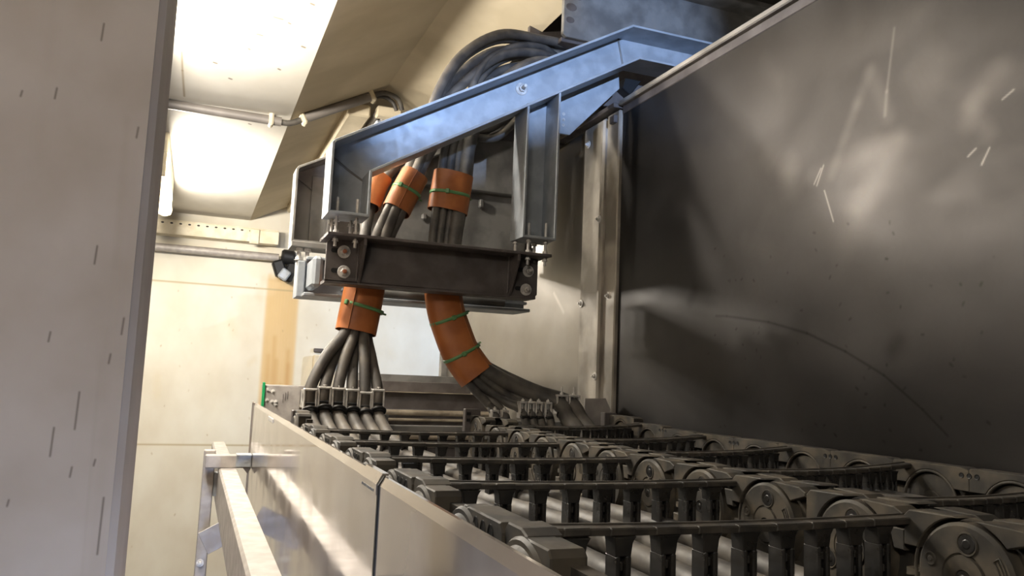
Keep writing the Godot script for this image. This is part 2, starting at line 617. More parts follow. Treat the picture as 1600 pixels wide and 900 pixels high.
	for q in [[-0.126, 0.378, 0.02], [-0.11, 0.12, 0.02], [-0.166, 0.298, 0.012], [-0.076, 0.042, 0.018], [-0.086, 0.005, 0.01], [-0.113, -0.119, 0.01], [-0.134, -0.087, 0.03], [-0.113, -0.053, 0.04], [-0.079, -0.177, 0.06], [-0.08, 0.266, 0.012], [-0.169, -0.151, 0.006], [-0.199, 0.292, 0.006], [-0.091, -0.109, 0.006], [-0.147, 0.026, 0.01]]:
		stroke(pi, [pp.call(q[0], q[1] + q[2] * 0.5), pp.call(q[0] - 0.001, q[1] - q[2] * 0.5)], 1.1, 0.7, c8(84, 72, 60), 0.6)
	var pm2 := StandardMaterial3D.new()
	pm2.albedo_texture = ImageTexture.create_from_image(pi)
	pm2.roughness = 0.8
	tag(put("pillar_paint", slab(P(-0.85, 0.62, 0.999), Vector3(0.78, 0, 0), Vector3(0, -1.24, 0), 0.001), pm2), "pale chipped paint coat on the front of the near pillar", "", "", "structure")


# ---------------------------------------------------------------- big steel sheets along the right side
func side_sheets() -> void:
	var w := 1024
	var h := 512
	var d0 := -0.35
	var d1 := 2.155
	var top := 0.872
	var low := -0.45
	var im := cloudy(w, h, c8(68, 66, 65), c8(58, 56, 55), 0.006, 41)
	var px := func(y: float, d: float) -> Vector2: return Vector2((d1 - d) / (d1 - d0) * w, (top - y) / (top - low) * h)
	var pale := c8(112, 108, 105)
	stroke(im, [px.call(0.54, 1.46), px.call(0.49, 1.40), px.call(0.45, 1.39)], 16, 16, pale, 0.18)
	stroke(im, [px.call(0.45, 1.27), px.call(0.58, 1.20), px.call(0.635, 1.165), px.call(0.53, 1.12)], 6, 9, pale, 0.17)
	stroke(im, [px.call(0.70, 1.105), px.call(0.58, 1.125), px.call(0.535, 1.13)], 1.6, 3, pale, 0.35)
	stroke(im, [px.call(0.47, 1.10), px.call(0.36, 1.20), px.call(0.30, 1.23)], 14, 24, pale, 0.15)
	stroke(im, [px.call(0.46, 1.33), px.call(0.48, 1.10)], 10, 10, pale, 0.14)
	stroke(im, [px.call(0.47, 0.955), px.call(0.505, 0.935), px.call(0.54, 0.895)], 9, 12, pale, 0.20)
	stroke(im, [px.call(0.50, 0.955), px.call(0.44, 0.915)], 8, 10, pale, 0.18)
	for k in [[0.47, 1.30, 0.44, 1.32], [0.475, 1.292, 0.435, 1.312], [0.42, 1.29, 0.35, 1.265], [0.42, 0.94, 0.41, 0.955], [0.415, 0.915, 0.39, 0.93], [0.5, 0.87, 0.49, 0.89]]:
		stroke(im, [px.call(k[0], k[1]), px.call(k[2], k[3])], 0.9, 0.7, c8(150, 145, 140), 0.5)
	var dark := c8(36, 34, 32)
	stroke(im, [px.call(0.178, 1.66), px.call(0.175, 1.617), px.call(0.153, 1.464), px.call(0.123, 1.342), px.call(0.083, 1.235), px.call(0.037, 1.14), px.call(-0.022, 1.056), px.call(-0.064, 1.006)], 1.3, 0.9, dark, 0.55)
	stroke(im, [px.call(0.245, 1.755), px.call(0.222, 1.775)], 7, 6, dark, 0.6)
	stroke(im, [px.call(0.10, 1.105), px.call(0.085, 1.12)], 8, 7, dark, 0.35)
	for k in 70:
		var q: Vector2 = px.call(rng.randf_range(-0.1, 0.35), rng.randf_range(0.9, 1.7))
		stroke(im, [q, q + Vector2(rng.randf_range(-2, 2), rng.randf_range(-1, 2))], 1.0, 0.8, dark, rng.randf_range(0.3, 0.8))
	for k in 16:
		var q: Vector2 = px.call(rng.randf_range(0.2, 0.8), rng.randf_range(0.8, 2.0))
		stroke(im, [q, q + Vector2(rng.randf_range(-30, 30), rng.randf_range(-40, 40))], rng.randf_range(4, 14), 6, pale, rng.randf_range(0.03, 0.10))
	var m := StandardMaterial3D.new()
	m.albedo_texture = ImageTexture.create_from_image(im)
	m.metallic = 1.0
	m.roughness = 1.0
	var n := noise_tex(Color(0.42, 0.42, 0.42), Color(0.52, 0.52, 0.52), 0.008, [0.3, 0.7], 4, 45)
	m.roughness_texture = n
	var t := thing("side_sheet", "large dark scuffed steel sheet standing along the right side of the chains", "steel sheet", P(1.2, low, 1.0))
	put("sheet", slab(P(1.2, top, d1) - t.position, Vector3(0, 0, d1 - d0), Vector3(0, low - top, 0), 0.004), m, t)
	var st := mb()
	span(st, P(1.183, 0.870, d0), P(1.222, 0.886, d1), 0.003)
	put("top_rail", fin(st), M.post, t, -t.position)
	st = mb()
	span(st, P(1.1975, 0.845, d0), P(1.21, 0.871, d1), 0.002)
	put("top_lip", fin(st), M.dark_steel, t, -t.position)
	# upright between the two sheets
	t = thing("corner_post", "worn bolted steel upright between the near and far side sheets", "post", P(1.19, -0.45, 2.25))
	st = mb()
	span(st, P(1.188, -0.45, 2.158), P(1.212, 0.86, 2.236), 0.004)
	put("near_flange", fin(st), M.post, t, -t.position)
	st = mb()
	span(st, P(1.174, -0.45, 2.232), P(1.206, 0.85, 2.256), 0.006)
	put("ridge", fin(st), M.post, t, -t.position)
	st = mb()
	span(st, P(1.192, -0.45, 2.256), P(1.206, 0.86, 2.405), 0.003)
	put("far_flange", fin(st), M.post, t, -t.position)
	for k in [[0.84, 2.2], [0.80, 2.37], [0.52, 2.246], [0.27, 2.2], [0.26, 2.39], [0.02, 2.246]]:
		st = mb()
		bolt_shape(st, Vector3.ZERO, Vector3.LEFT, 0.007, 0.8)
		put("bolt", fin(st), M.zinc, t, P(1.19 if k[1] != 2.246 else 1.174, k[0], k[1]) - t.position)
	st = mb()
	span(st, P(1.175, 0.82, 2.17), P(1.19, 0.845, 2.20), 0.002)
	span(st, P(1.168, 0.865, 2.16), P(1.21, 0.88, 2.6), 0.002)
	put("top_bracket", fin(st), M.dark_steel, t, -t.position)
	# far sheet
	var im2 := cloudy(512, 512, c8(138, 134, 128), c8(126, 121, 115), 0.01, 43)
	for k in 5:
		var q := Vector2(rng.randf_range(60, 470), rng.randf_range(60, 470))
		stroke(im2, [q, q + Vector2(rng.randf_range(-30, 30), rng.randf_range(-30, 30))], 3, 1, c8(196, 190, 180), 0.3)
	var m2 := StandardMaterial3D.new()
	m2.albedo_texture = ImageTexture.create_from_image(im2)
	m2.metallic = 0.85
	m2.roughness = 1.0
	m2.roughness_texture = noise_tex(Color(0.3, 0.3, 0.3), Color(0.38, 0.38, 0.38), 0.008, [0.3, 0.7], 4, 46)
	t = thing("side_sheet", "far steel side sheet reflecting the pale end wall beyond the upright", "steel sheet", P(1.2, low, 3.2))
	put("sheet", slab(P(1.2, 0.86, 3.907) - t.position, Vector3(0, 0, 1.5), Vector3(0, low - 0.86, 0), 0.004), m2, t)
	st = mb()
	span(st, P(1.185, 0.86, 2.6), P(1.215, 0.88, 3.93), 0.003)
	put("top_rail", fin(st), M.dark_steel, t, -t.position)
	st = mb()
	span(st, P(1.17, low, 3.908), P(1.245, 0.86, 3.95), 0.003)
	put("end_post", fin(st), M.galv_dirty, t, -t.position)


# ---------------------------------------------------------------- the trough
func trough() -> void:
	var prof := func(t0: float) -> Array:   # (x, y) section of the folded sheet
		return [Vector2(0.2165, -1.05), Vector2(0.2195, -1.05), Vector2(0.2195, -0.1320), Vector2(0.2235, -0.1235), Vector2(0.2260, -0.1235), Vector2(0.2260, -0.1212), Vector2(0.2222, -0.1212), Vector2(0.2165, -0.1315)]
	var t := thing("trough_panel", "long far folded sheet-metal side panel of the cable trough", "trough panel", P(0.232, -0.27, 2.0))
	var st := mb()
	xy_prism(st, prof.call(0.0), 0.962, 3.06)
	put("sheet", fin(st), M.stainless, t, -t.position)
	st = mb()
	tube(st, PackedVector3Array([P(0.2150, -0.121, 3.06), P(0.2165, -0.125, 3.064), P(0.2165, -0.62, 3.064)]), 0.004, 8)
	put("end_rod", fin(st), M.stainless, t, -t.position)
	st = mb()
	span(st, P(0.2145, -0.145, 2.28), P(0.2170, -0.133, 2.42), 0.001)
	put("tape_strip", fin(st), M.zinc, t, -t.position)
	t = thing("trough_panel", "near folded sheet-metal side panel of the cable trough, right of the seam", "trough panel", P(0.232, -0.27, 0.6))
	st = mb()
	xy_prism(st, prof.call(0.0), 0.16, 0.953)
	put("sheet", fin(st), M.stainless, t, -t.position)
	st = mb()
	xy_prism(st, [Vector2(0.2150, -1.05), Vector2(0.2210, -1.05), Vector2(0.2210, -0.1320), Vector2(0.2245, -0.1222), Vector2(0.2215, -0.1202), Vector2(0.2150, -0.1310)], 0.951, 0.9575)
	put("edge_seal", fin(st), M.black, t, -t.position)
	t = thing("joint_clip", "bent metal clip over the trough edge at the panel seam", "clip", P(0.232, -0.13, 1.0))
	st = mb()
	xy_prism(st, [Vector2(0.2140, -0.143), Vector2(0.2160, -0.143), Vector2(0.2160, -0.1315), Vector2(0.2218, -0.1205), Vector2(0.2285, -0.1205), Vector2(0.2285, -0.1178), Vector2(0.2210, -0.1178), Vector2(0.2140, -0.1305)], 0.958, 1.055, 0.0004)
	put("clip_plate", fin(st), M.stainless, t, -t.position)
	st = mb()
	for k in 9:
		span(st, P(0.2134, -0.1405, 0.972 + 0.008 * k), P(0.2144, -0.1375, 0.977 + 0.008 * k))
	put("stamped_mark", fin(st), M.galv_dirty, t, -t.position)
	t = thing("trough_floor", "dusty sheet floor of the trough below the chains", "trough floor", P(0.7, -0.345, 1.5))
	st = mb()
	span(st, P(0.222, -0.349, 0.12), P(1.19, -0.345, 3.0))
	put("sheet", fin(st), M.galv_dirty, t, -t.position)


func support_frame() -> void:
	var t := thing("support_frame", "galvanised steel frame of beams, posts and braces carrying the trough", "frame", P(0.2, -1.6, 2.5))
	var o := -t.position
	var st := mb()
	xy_prism(st, [Vector2(0.112, -0.470), Vector2(0.112, -0.346), Vector2(0.118, -0.340), Vector2(0.166, -0.340), Vector2(0.166, -0.347), Vector2(0.121, -0.347), Vector2(0.119, -0.470)], 0.5, 3.95, 0.001)
	put("beam", fin(st), M.frame_steel, t, o)
	st = mb()
	span(st, P(0.066, -0.340, 2.93), P(0.2155, -0.296, 2.97), 0.003)
	put("crossbar", fin(st), M.frame_steel, t, o)
	st = mb()
	span(st, P(0.165, -0.298, 2.915), P(0.2155, -0.293, 2.975), 0.001)
	span(st, P(0.165, -0.336, 2.926), P(0.2155, -0.298, 2.9305), 0.001)
	put("saddle_plate", fin(st), M.galv, t, o)
	st = mb()
	xy_prism(st, [Vector2(0.190, -0.340), Vector2(0.2155, -0.340), Vector2(0.205, -0.358)], 2.925, 2.965)
	put("corner_wedge", fin(st), M.dark_steel, t, o)
	st = mb()
	span(st, P(0.062, -1.6, 2.975), P(0.100, -0.284, 3.01), 0.003)
	put("post", fin(st), M.frame_steel, t, o)
	st = mb()
	span(st, P(0.120, -1.6, 0.70), P(0.158, -0.347, 0.738), 0.003)
	put("post", fin(st), M.frame_steel, t, o)
	st = mb()
	span(st, P(0.100, -0.44, 2.98), P(0.114, -0.36, 3.005), 0.002)
	put("gusset", fin(st), M.galv, t, o)
	for k in [[Vector2(0.072, -0.522), Vector2(0.2145, -0.445), 2.60], [Vector2(0.072, -0.640), Vector2(0.2145, -0.715), 2.52]]:
		st = mb()
		bar(st, P(k[0].x, k[0].y, k[2]), P(k[1].x, k[1].y, k[2]), 0.070, 0.005, Vector3.UP, 0.001)
		put("brace", fin(st), M.frame_steel, t, o)
	for k in [[0.078, -0.66], [0.078, -0.72]]:
		st = mb()
		bolt_shape(st, Vector3.ZERO, Vector3.BACK, 0.007, 0.4)
		put("bolt", fin(st), M.zinc, t, P(k[0], k[1], 2.975) + o)


# ---------------------------------------------------------------- cross members and wall things at the far end
func far_end() -> void:
	var t := thing("end_crossbeam", "brown-grey folded steel cross member behind the clamps at the trough end", "cross member", P(0.7, -0.3, 3.1))
	var o := -t.position
	var st := mb()
	xy_prism(st, [Vector2(0.64, -0.034), Vector2(1.04, -0.034), Vector2(1.04, 0.0), Vector2(0.64, 0.0)], 3.12, 3.8, 0.001)
	put("top_ledge", fin(st), M.galv_dirty, t, o)
	st = mb()
	span(st, P(0.60, -0.066, 3.105), P(1.06, -0.026, 3.118), 0.002)
	put("upper_plate", fin(st), M.dark_steel, t, o)
	st = mb()
	span(st, P(0.45, -0.0695, 3.075), P(1.10, -0.0655, 3.118), 0.001)
	put("lip", fin(st), M.rail, t, o)
	st = mb()
	span(st, P(0.45, -0.134, 3.095), P(1.14, -0.069, 3.105), 0.001)
	put("lower_plate", fin(st), M.dark_steel, t, o)
	for k in [[-0.145, 0.011], [-0.172, 0.006], [-0.205, 0.009], [-0.235, 0.013], [-0.268, 0.009]]:
		st = mb()
		tube(st, PackedVector3Array([P(0.30, k[0], 3.06), P(1.15, k[0], 3.06)]), k[1], 12)
		put("rail", fin(st), M.rail, t, o)
	st = mb()
	span(st, P(0.30, -0.34, 3.08), P(1.16, -0.134, 3.09))
	put("back_plate", fin(st), M.dark_steel, t, o)
	# grey end plate with bolts and a green edge strip
	t = thing("end_plate", "pale grey bolted plate with a green edge at the far left trough end", "plate", P(0.3, -0.18, 2.95))
	o = -t.position
	st = mb()
	xy_prism(st, [Vector2(0.243, -0.18), Vector2(0.366, -0.18), Vector2(0.366, -0.066), Vector2(0.358, -0.058), Vector2(0.243, -0.056)], 2.95, 2.96, 0.001)
	put("plate", fin(st), M.frame_steel, t, o)
	st = mb()
	span(st, P(0.2355, -0.18, 2.94), P(0.244, -0.046, 2.966), 0.001)
	put("green_strip", fin(st), M.pvc_green, t, o)
	for k in [[0.254, -0.073], [0.272, -0.077], [0.253, -0.108], [0.271, -0.113], [0.285, -0.113], [0.258, -0.075], [0.285, -0.123]]:
		st = mb()
		bolt_shape(st, Vector3.ZERO, Vector3.BACK, 0.0041, 0.8)
		put("bolt", fin(st), M.zinc, t, P(k[0], k[1], 2.95) + o)
	for k in 3:
		st = mb()
		span(st, P(0.307 + 0.0077 * k, -0.113 + 0.005 * k, 2.9485), P(0.3085 + 0.0077 * k, -0.085 + 0.005 * k, 2.9502))
		put("scale_line", fin(st), M.dark_steel, t, o)
	st = mb()
	span(st, P(0.369, -0.13, 2.945), P(0.377, -0.067, 2.96), 0.001)
	put("end_strip", fin(st), M.zinc, t, o)
	t = thing("ledge_sheet", "pale thin sheet ledge running behind the left clamp row", "ledge", P(0.4, -0.06, 2.99))
	st = mb()
	span(st, P(0.24, -0.068, 2.975), P(0.60, -0.055, 3.05), 0.001)
	span(st, P(0.24, -0.12, 2.975), P(0.60, -0.068, 2.979))
	put("sheet", fin(st), M.frame_steel, t, -t.position)
	# right end plate beside the clamps
	t = thing("end_plate", "plain grey plate with a cut corner beside the right clamps", "plate", P(1.14, -0.15, 2.2))
	st = mb()
	xy_prism(st, [Vector2(1.098, -0.15), Vector2(1.185, -0.15), Vector2(1.185, -0.078), Vector2(1.168, -0.046), Vector2(1.098, -0.048)], 2.16, 2.166, 0.001)
	put("plate", fin(st), M.frame_steel, t, -t.position)
	# things on the end wall
	t = thing("wall_pipe", "pale horizontal pipe along the end wall below the cable tray", "pipe", P(-1.5, 0.866, 6.42))
	o = -t.position
	st = mb()
	tube(st, PackedVector3Array([P(-0.78, 0.866, 6.42), P(-0.2, 0.866, 6.42), P(0.56, 0.866, 6.42)]), 0.030, 16)
	put("tube", fin(st), M.frame_steel, t, o)
	for x in [-0.6]:
		st = mb()
		span(st, P(x - 0.02, 0.83, 6.39), P(x + 0.02, 0.90, 6.5), 0.004)
		put("pipe_clip", fin(st), M.conduit, t, o)
	t = thing("pipe_valve", "black clamp fitting with a grey lug at the end of the wall pipe", "fitting", P(0.6, 0.8, 6.42))
	o = -t.position
	st = mb()
	lathe(st, [Vector2(0, -0.05), Vector2(0.045, -0.05), Vector2(0.058, -0.035), Vector2(0.058, 0.035), Vector2(0.045, 0.05), Vector2(0, 0.05)], aim(P(0.63, 0.875, 6.40), Vector3.RIGHT), 18)
	box(st, P(0.57, 0.78, 6.40), Vector3(0.09, 0.13, 0.08), 0.015, Basis(Vector3(0, 0, 1), 0.35))
	box(st, P(0.65, 0.76, 6.42), Vector3(0.08, 0.16, 0.08), 0.015, Basis(Vector3(0, 0, 1), -0.3))
	put("body", fin(st), M.black, t, o)
	st = mb()
	box(st, P(0.605, 0.73, 6.345), Vector3(0.075, 0.085, 0.03), 0.01, Basis(Vector3(0, 0, 1), -0.55))
	put("grey_lug", fin(st), M.galv, t, o)
	t = thing("cable_tray", "cream perforated cable tray on the end wall under the ceiling", "cable tray", P(-1.5, 0.95, 6.4))
	o = -t.position
	st = mb()
	span(st, P(-0.78, 0.965, 6.36), P(0.54, 1.065, 6.372), 0.002)
	span(st, P(-0.78, 0.962, 6.36), P(0.54, 0.972, 6.49), 0.002)
	span(st, P(-0.78, 1.06, 6.36), P(0.54, 1.07, 6.40), 0.002)
	put("channel", fin(st), M.cream, t, o)
	st = mb()
	for k in 20:
		lathe(st, [Vector2(0, 0.0012), Vector2(0.011, 0.0012), Vector2(0.011, 0)], aim(P(-0.72 + 0.062 * k, 1.045, 6.36), Vector3.BACK), 8, 0.6)
	var pm := put("hole", fin(st), M.concrete_dark, t, o)
	pm.set_meta("kind", "stuff")
	st = mb()
	span(st, P(0.33, 0.945, 6.33), P(0.40, 1.06, 6.36), 0.006)
	span(st, P(0.40, 0.955, 6.345), P(0.545, 1.055, 6.36), 0.004)
	put("end_clip", fin(st), M.cream, t, o)
	t = thing("junction_box", "small beige box low on the end wall behind the left cables", "box", P(0.93, 0.0, 6.46))
	st = mb()
	span(st, P(0.88, -0.30, 6.42), P(1.06, 0.125, 6.49), 0.008)
	put("case", fin(st), M.concrete_raw, t, -t.position)
	st = mb()
	span(st, P(0.885, 0.15, 6.47), P(0.96, 0.18, 6.499), 0.004)
	put("stub_bracket", fin(st), M.dark_steel, t, -t.position)
	t = thing("wall_plate", "white narrow notched plate by the far sheet edge", "plate", P(1.17, 0.0, 3.85))
	st = mb()
	xy_prism(st, [Vector2(1.205, -0.10), Vector2(1.30, -0.10), Vector2(1.30, 0.15), Vector2(1.225, 0.15), Vector2(1.205, 0.13)], 4.02, 4.03, 0.001)
	put("plate", fin(st), M.frame_steel, t, -t.position)


# ---------------------------------------------------------------- energy chains
func link_inner(long: bool) -> ArrayMesh:   # plate whose inner face (x = 0, towards -x) carries the big pivot disc; disc centre at the origin, near end +z
	var st := mb()
	var x1 := 0.030
	zy_prism(st, [Vector2(-0.073, -0.046), Vector2(0.073, -0.046), Vector2(0.073, 0.046), Vector2(-0.073, 0.046)], 0.017, x1)
	for s in [1.0, -1.0]:
		var far := arc(Vector2.ZERO, 0.0575, 97, 160, 7)
		far.append_array([Vector2(-0.071, 0.0195), Vector2(-0.071, 0.050), Vector2(-0.064, 0.0565), Vector2(-0.012, 0.0585)])
		var near := arc(Vector2.ZERO, 0.0575, 40, 80, 5)
		near.append_array([Vector2(0.020, 0.0575), Vector2(0.060, 0.0565), Vector2(0.0715, 0.051), Vector2(0.0715, 0.046)])
		if s < 0.0:
			for a in [far, near]:
				for i in a.size(): a[i] = Vector2(a[i].x, -a[i].y)
		zy_prism(st, far, 0.0, x1 + 0.001, 0.0012)
		zy_prism(st, near, 0.002, x1 + 0.001, 0.0012)
	# ribs in the window between two discs
	zy_prism(st, [Vector2(-0.073, -0.012), Vector2(-0.056, -0.010), Vector2(-0.056, -0.006), Vector2(-0.073, -0.004)], 0.006, 0.018)
	if long:
		zy_prism(st, [Vector2(0.058, 0.012), Vector2(0.072, 0.012), Vector2(0.072, 0.034), Vector2(0.052, 0.034)], 0.004, 0.018, 0.001)
	# raised rim beside the disc
	var rim := PackedVector3Array()
	for p in arc(Vector2.ZERO, 0.0592, 112, 248, 14): rim.append(Vector3(0.004, p.y, p.x))
	tube(st, rim, 0.0016, 6)
	return fin(st)


func disc_mesh() -> ArrayMesh:
	var st := mb()
	var xf := Transform3D(Basis(Vector3(0, 0, 1), Vector3(0, 1, 0), Vector3(-1, 0, 0)), Vector3.ZERO)
	xf.basis = Basis(Vector3(0, 1, 0), Vector3(0, 0, 1), Vector3(1, 0, 0)) * Basis(Vector3(1, 0, 0), PI)
	lathe(st, [Vector2(0.0540, -0.019), Vector2(0.0540, -0.003), Vector2(0.0505, 0.0), Vector2(0.0250, 0.0), Vector2(0.0243, -0.0016), Vector2(0.0228, -0.0016), Vector2(0.0220, 0.0010), Vector2(0.0090, 0.0014), Vector2(0.0080, -0.003), Vector2(0.0, -0.003)], xf, 40)
	for b in [[0.034, 0.004, 0.0108], [-0.018, -0.031, 0.0105], [0.012, -0.038, 0.006]]:
		var x2 := Transform3D(xf.basis, Vector3(0, b[0], b[1]))
		var r: float = b[2]
		lathe(st, [Vector2(r + 0.0012, 0), Vector2(r + 0.0006, 0.0012), Vector2(r - 0.0006, 0.0012), Vector2(r - 0.0012, 0.0002), Vector2(r * 0.5, 0.0002), Vector2(r * 0.35, 0.0008), Vector2(0, 0.0008)], x2, 18)
	# stamped slot near the rim
	var slot := PackedVector3Array()
	for p in arc(Vector2.ZERO, 0.047, 2, 36, 6): slot.append(Vector3(-0.0004, p.y, p.x))
	for p in arc(Vector2.ZERO, 0.040, 36, 2, 6): slot.append(Vector3(-0.0004, p.y, p.x))
	slot.append(slot[0])
	tube(st, slot, 0.0008, 5)
	for k in 5:
		var q := Vector2.from_angle(deg_to_rad(7 + 6.0 * k)) * 0.0435
		box(st, Vector3(-0.0004, q.y, q.x), Vector3(0.001, 0.0035, 0.0016), 0.0, Basis(Vector3(1, 0, 0), -deg_to_rad(7 + 6.0 * k)))
	return fin(st)


func caps_mesh() -> ArrayMesh:   # dark round inserts on the disc face
	var st := mb()
	var xb := Basis(Vector3(0, 1, 0), Vector3(0, 0, 1), Vector3(1, 0, 0)) * Basis(Vector3(1, 0, 0), PI)
	for b in [[0.034, 0.004, 0.0096], [-0.018, -0.031, 0.0093], [0.0, 0.0, 0.0085]]:
		lathe(st, [Vector2(b[2], 0.0), Vector2(b[2] * 0.92, 0.0009), Vector2(b[2] * 0.5, 0.0009), Vector2(b[2] * 0.4, 0.0014), Vector2(0, 0.0014)], Transform3D(xb, Vector3(0, b[0], b[1])), 16)
	return fin(st)


func link_rail(holes: bool) -> ArrayMesh:   # right row of the right chain: continuous top rail, sunk discs, plate with three holes
	var st := mb()
	zy_prism(st, [Vector2(-0.073, -0.05), Vector2(0.0735, -0.05), Vector2(0.0735, 0.05), Vector2(-0.073, 0.05)], 0.016, 0.03)
	var top := arc(Vector2(0.0, -0.004), 0.0525, 150, 30, 14)
	top.append_array([Vector2(0.073, 0.022), Vector2(0.073, 0.0545), Vector2(0.06, 0.058), Vector2(-0.07, 0.058), Vector2(-0.073, 0.056), Vector2(-0.073, 0.022)])
	zy_prism(st, top, 0.0, 0.03, 0.001)
	var rim := PackedVector3Array()
	for p in arc(Vector2(0, -0.004), 0.0500, 200, -20, 22): rim.append(Vector3(0.0015, p.y, p.x))
	tube(st, rim, 0.0026, 6)
	lathe(st, [Vector2(0.047, 0.0), Vector2(0.045, 0.004), Vector2(0.018, 0.004), Vector2(0.017, 0.0055), Vector2(0, 0.0055)], Transform3D(Basis(Vector3(0, 1, 0), Vector3(0, 0, 1), Vector3(1, 0, 0)) * Basis(Vector3(1, 0, 0), PI), Vector3(0.009, -0.004, 0)), 30)
	return fin(st)


func holes_mesh(z0: float, y0: float, step: float, r: float, squash: float, x: float) -> ArrayMesh:   # three dark cups
	var st := mb()
	for k in 3:
		var xf := Transform3D(Basis(Vector3(0, 1, 0), Vector3(0, 0, 1), Vector3(1, 0, 0)) * Basis(Vector3(1, 0, 0), PI), Vector3(x, y0, z0 + step * k))
		lathe(st, [Vector2(r, -0.0004), Vector2(r * 0.98, 0.0005), Vector2(r * 0.7, 0.0), Vector2(0, 0.0)], xf, 14, squash)
	return fin(st)


func link_outer(long: bool) -> ArrayMesh:   # left row, seen from outside; pivot at the origin, x = 0 outside, near end +z
	var st := mb()
	var x1 := 0.034
	lathe(st, [Vector2(0.0555, -0.030), Vector2(0.0555, -0.004), Vector2(0.053, -0.001), Vector2(0.049, -0.001), Vector2(0.046, 0.003), Vector2(0.0, 0.003)], Transform3D(Basis(Vector3(0, 1, 0), Vector3(0, 0, 1), Vector3(1, 0, 0)) * Basis(Vector3(1, 0, 0), PI), Vector3.ZERO), 40)
	if long:
		# far block carrying nothing, then the long body with the holes reaching to the near end
		zy_prism(st, [Vector2(0.0, -0.046), Vector2(0.094, -0.046), Vector2(0.100, -0.02), Vector2(0.100, 0.050), Vector2(0.094, 0.0575), Vector2(0.012, 0.0575), Vector2(0.0, 0.054)], 0.004, x1, 0.0014)
		zy_prism(st, [Vector2(-0.026, 0.02), Vector2(0.0, 0.02), Vector2(0.0, 0.0545), Vector2(-0.02, 0.0545), Vector2(-0.026, 0.050)], 0.010, x1, 0.0014)
		zy_prism(st, [Vector2(0.104, 0.02), Vector2(0.110, 0.02), Vector2(0.110, 0.045), Vector2(0.104, 0.045)], 0.012, 0.030)
	else:
		zy_prism(st, [Vector2(0.0, -0.046), Vector2(0.050, -0.046), Vector2(0.050, 0.050), Vector2(0.045, 0.0555), Vector2(0.005, 0.0555), Vector2(0.0, 0.052)], 0.004, x1, 0.0014)
		zy_prism(st, [Vector2(-0.044, 0.0), Vector2(-0.0, 0.0), Vector2(0.0, 0.056), Vector2(-0.012, 0.060), Vector2(-0.040, 0.060), Vector2(-0.046, 0.054)], 0.006, x1 + 0.004, 0.0014)
	zy_prism(st, [Vector2(-0.073, -0.05), Vector2(0.073, -0.05), Vector2(0.073, 0.044), Vector2(-0.073, 0.044)], 0.020, x1)
	return fin(st)


func bar_mesh(length: float, sag: float, rise: float, xs: Array, w: float) -> ArrayMesh:   # from x = 0 to length
	var st := mb()
	var n := 12
	var y := func(f: float) -> float: return -4.0 * sag * f * (1.0 - f) + rise * f
	# rounded front bar and a thin ridge strip behind it
	var sec := [Vector2(0.0088, -0.0036), Vector2(0.0094, 0.0016), Vector2(0.0074, 0.0030), Vector2(-0.0050, 0.0034), Vector2(-0.0056, 0.0050), Vector2(-0.0086, 0.0050), Vector2(-0.0092, 0.0034), Vector2(-0.0094, -0.0036)]
	var c: int = sec.size()
	st.set_smooth_group(-1)
	for i in n:
		var f0 := float(i) / n
		var f1 := float(i + 1) / n
		for k in c:
			var a: Vector2 = sec[k]
			var b: Vector2 = sec[(k + 1) % c]
			quad(st, Vector3(length * f0, y.call(f0) + a.y, a.x), Vector3(length * f1, y.call(f1) + a.y, a.x), Vector3(length * f1, y.call(f1) + b.y, b.x), Vector3(length * f0, y.call(f0) + b.y, b.x))
	for e in [0.0, 1.0]:
		for k in range(1, c - 1):
			var p: Array = [sec[0], sec[k], sec[k + 1]].map(func(s): return Vector3(length * e, y.call(e) + s.y, s.x))
			if e == 0.0: tri(st, p[0], p[1], p[2])
			else: tri(st, p[0], p[2], p[1])
	for x in xs:   # cleats where the separators clip on
		box(st, Vector3(x, y.call(x / length) - 0.0004, 0.002), Vector3(w, 0.0076, 0.0160), 0.0014)
	return fin(st)


func separator_mesh(w: float, h: float) -> ArrayMesh:   # head clipped on the bar, flared neck, two posts with notched edges
	var st := mb()
	prism(st, [Vector2(-w * 0.62, -0.0045), Vector2(-w * 0.55, -0.010), Vector2(-w * 0.47, -0.022), Vector2(w * 0.47, -0.022), Vector2(w * 0.58, -0.010), Vector2(w * 0.80, -0.0045)], Transform3D.IDENTITY, -0.009, 0.0105, 0.001)
	span(st, Vector3(-w * 0.46, -h, -0.011), Vector3(-w * 0.20, -0.021, 0.012), 0.0015)
	span(st, Vector3(w * 0.14, -h, -0.011), Vector3(w * 0.46, -0.021, 0.012), 0.0015)
	span(st, Vector3(-w * 0.2, -h, -0.008), Vector3(w * 0.1, -0.021, 0.004))
	var k := 0
	var y := -0.030
	while y > -h + 0.006:
		span(st, Vector3(-w * 0.21, y - 0.004, -0.008), Vector3(-w * 0.02, y + 0.004, 0.0112), 0.001)
		y -= 0.0155
		k += 1
	return fin(st)


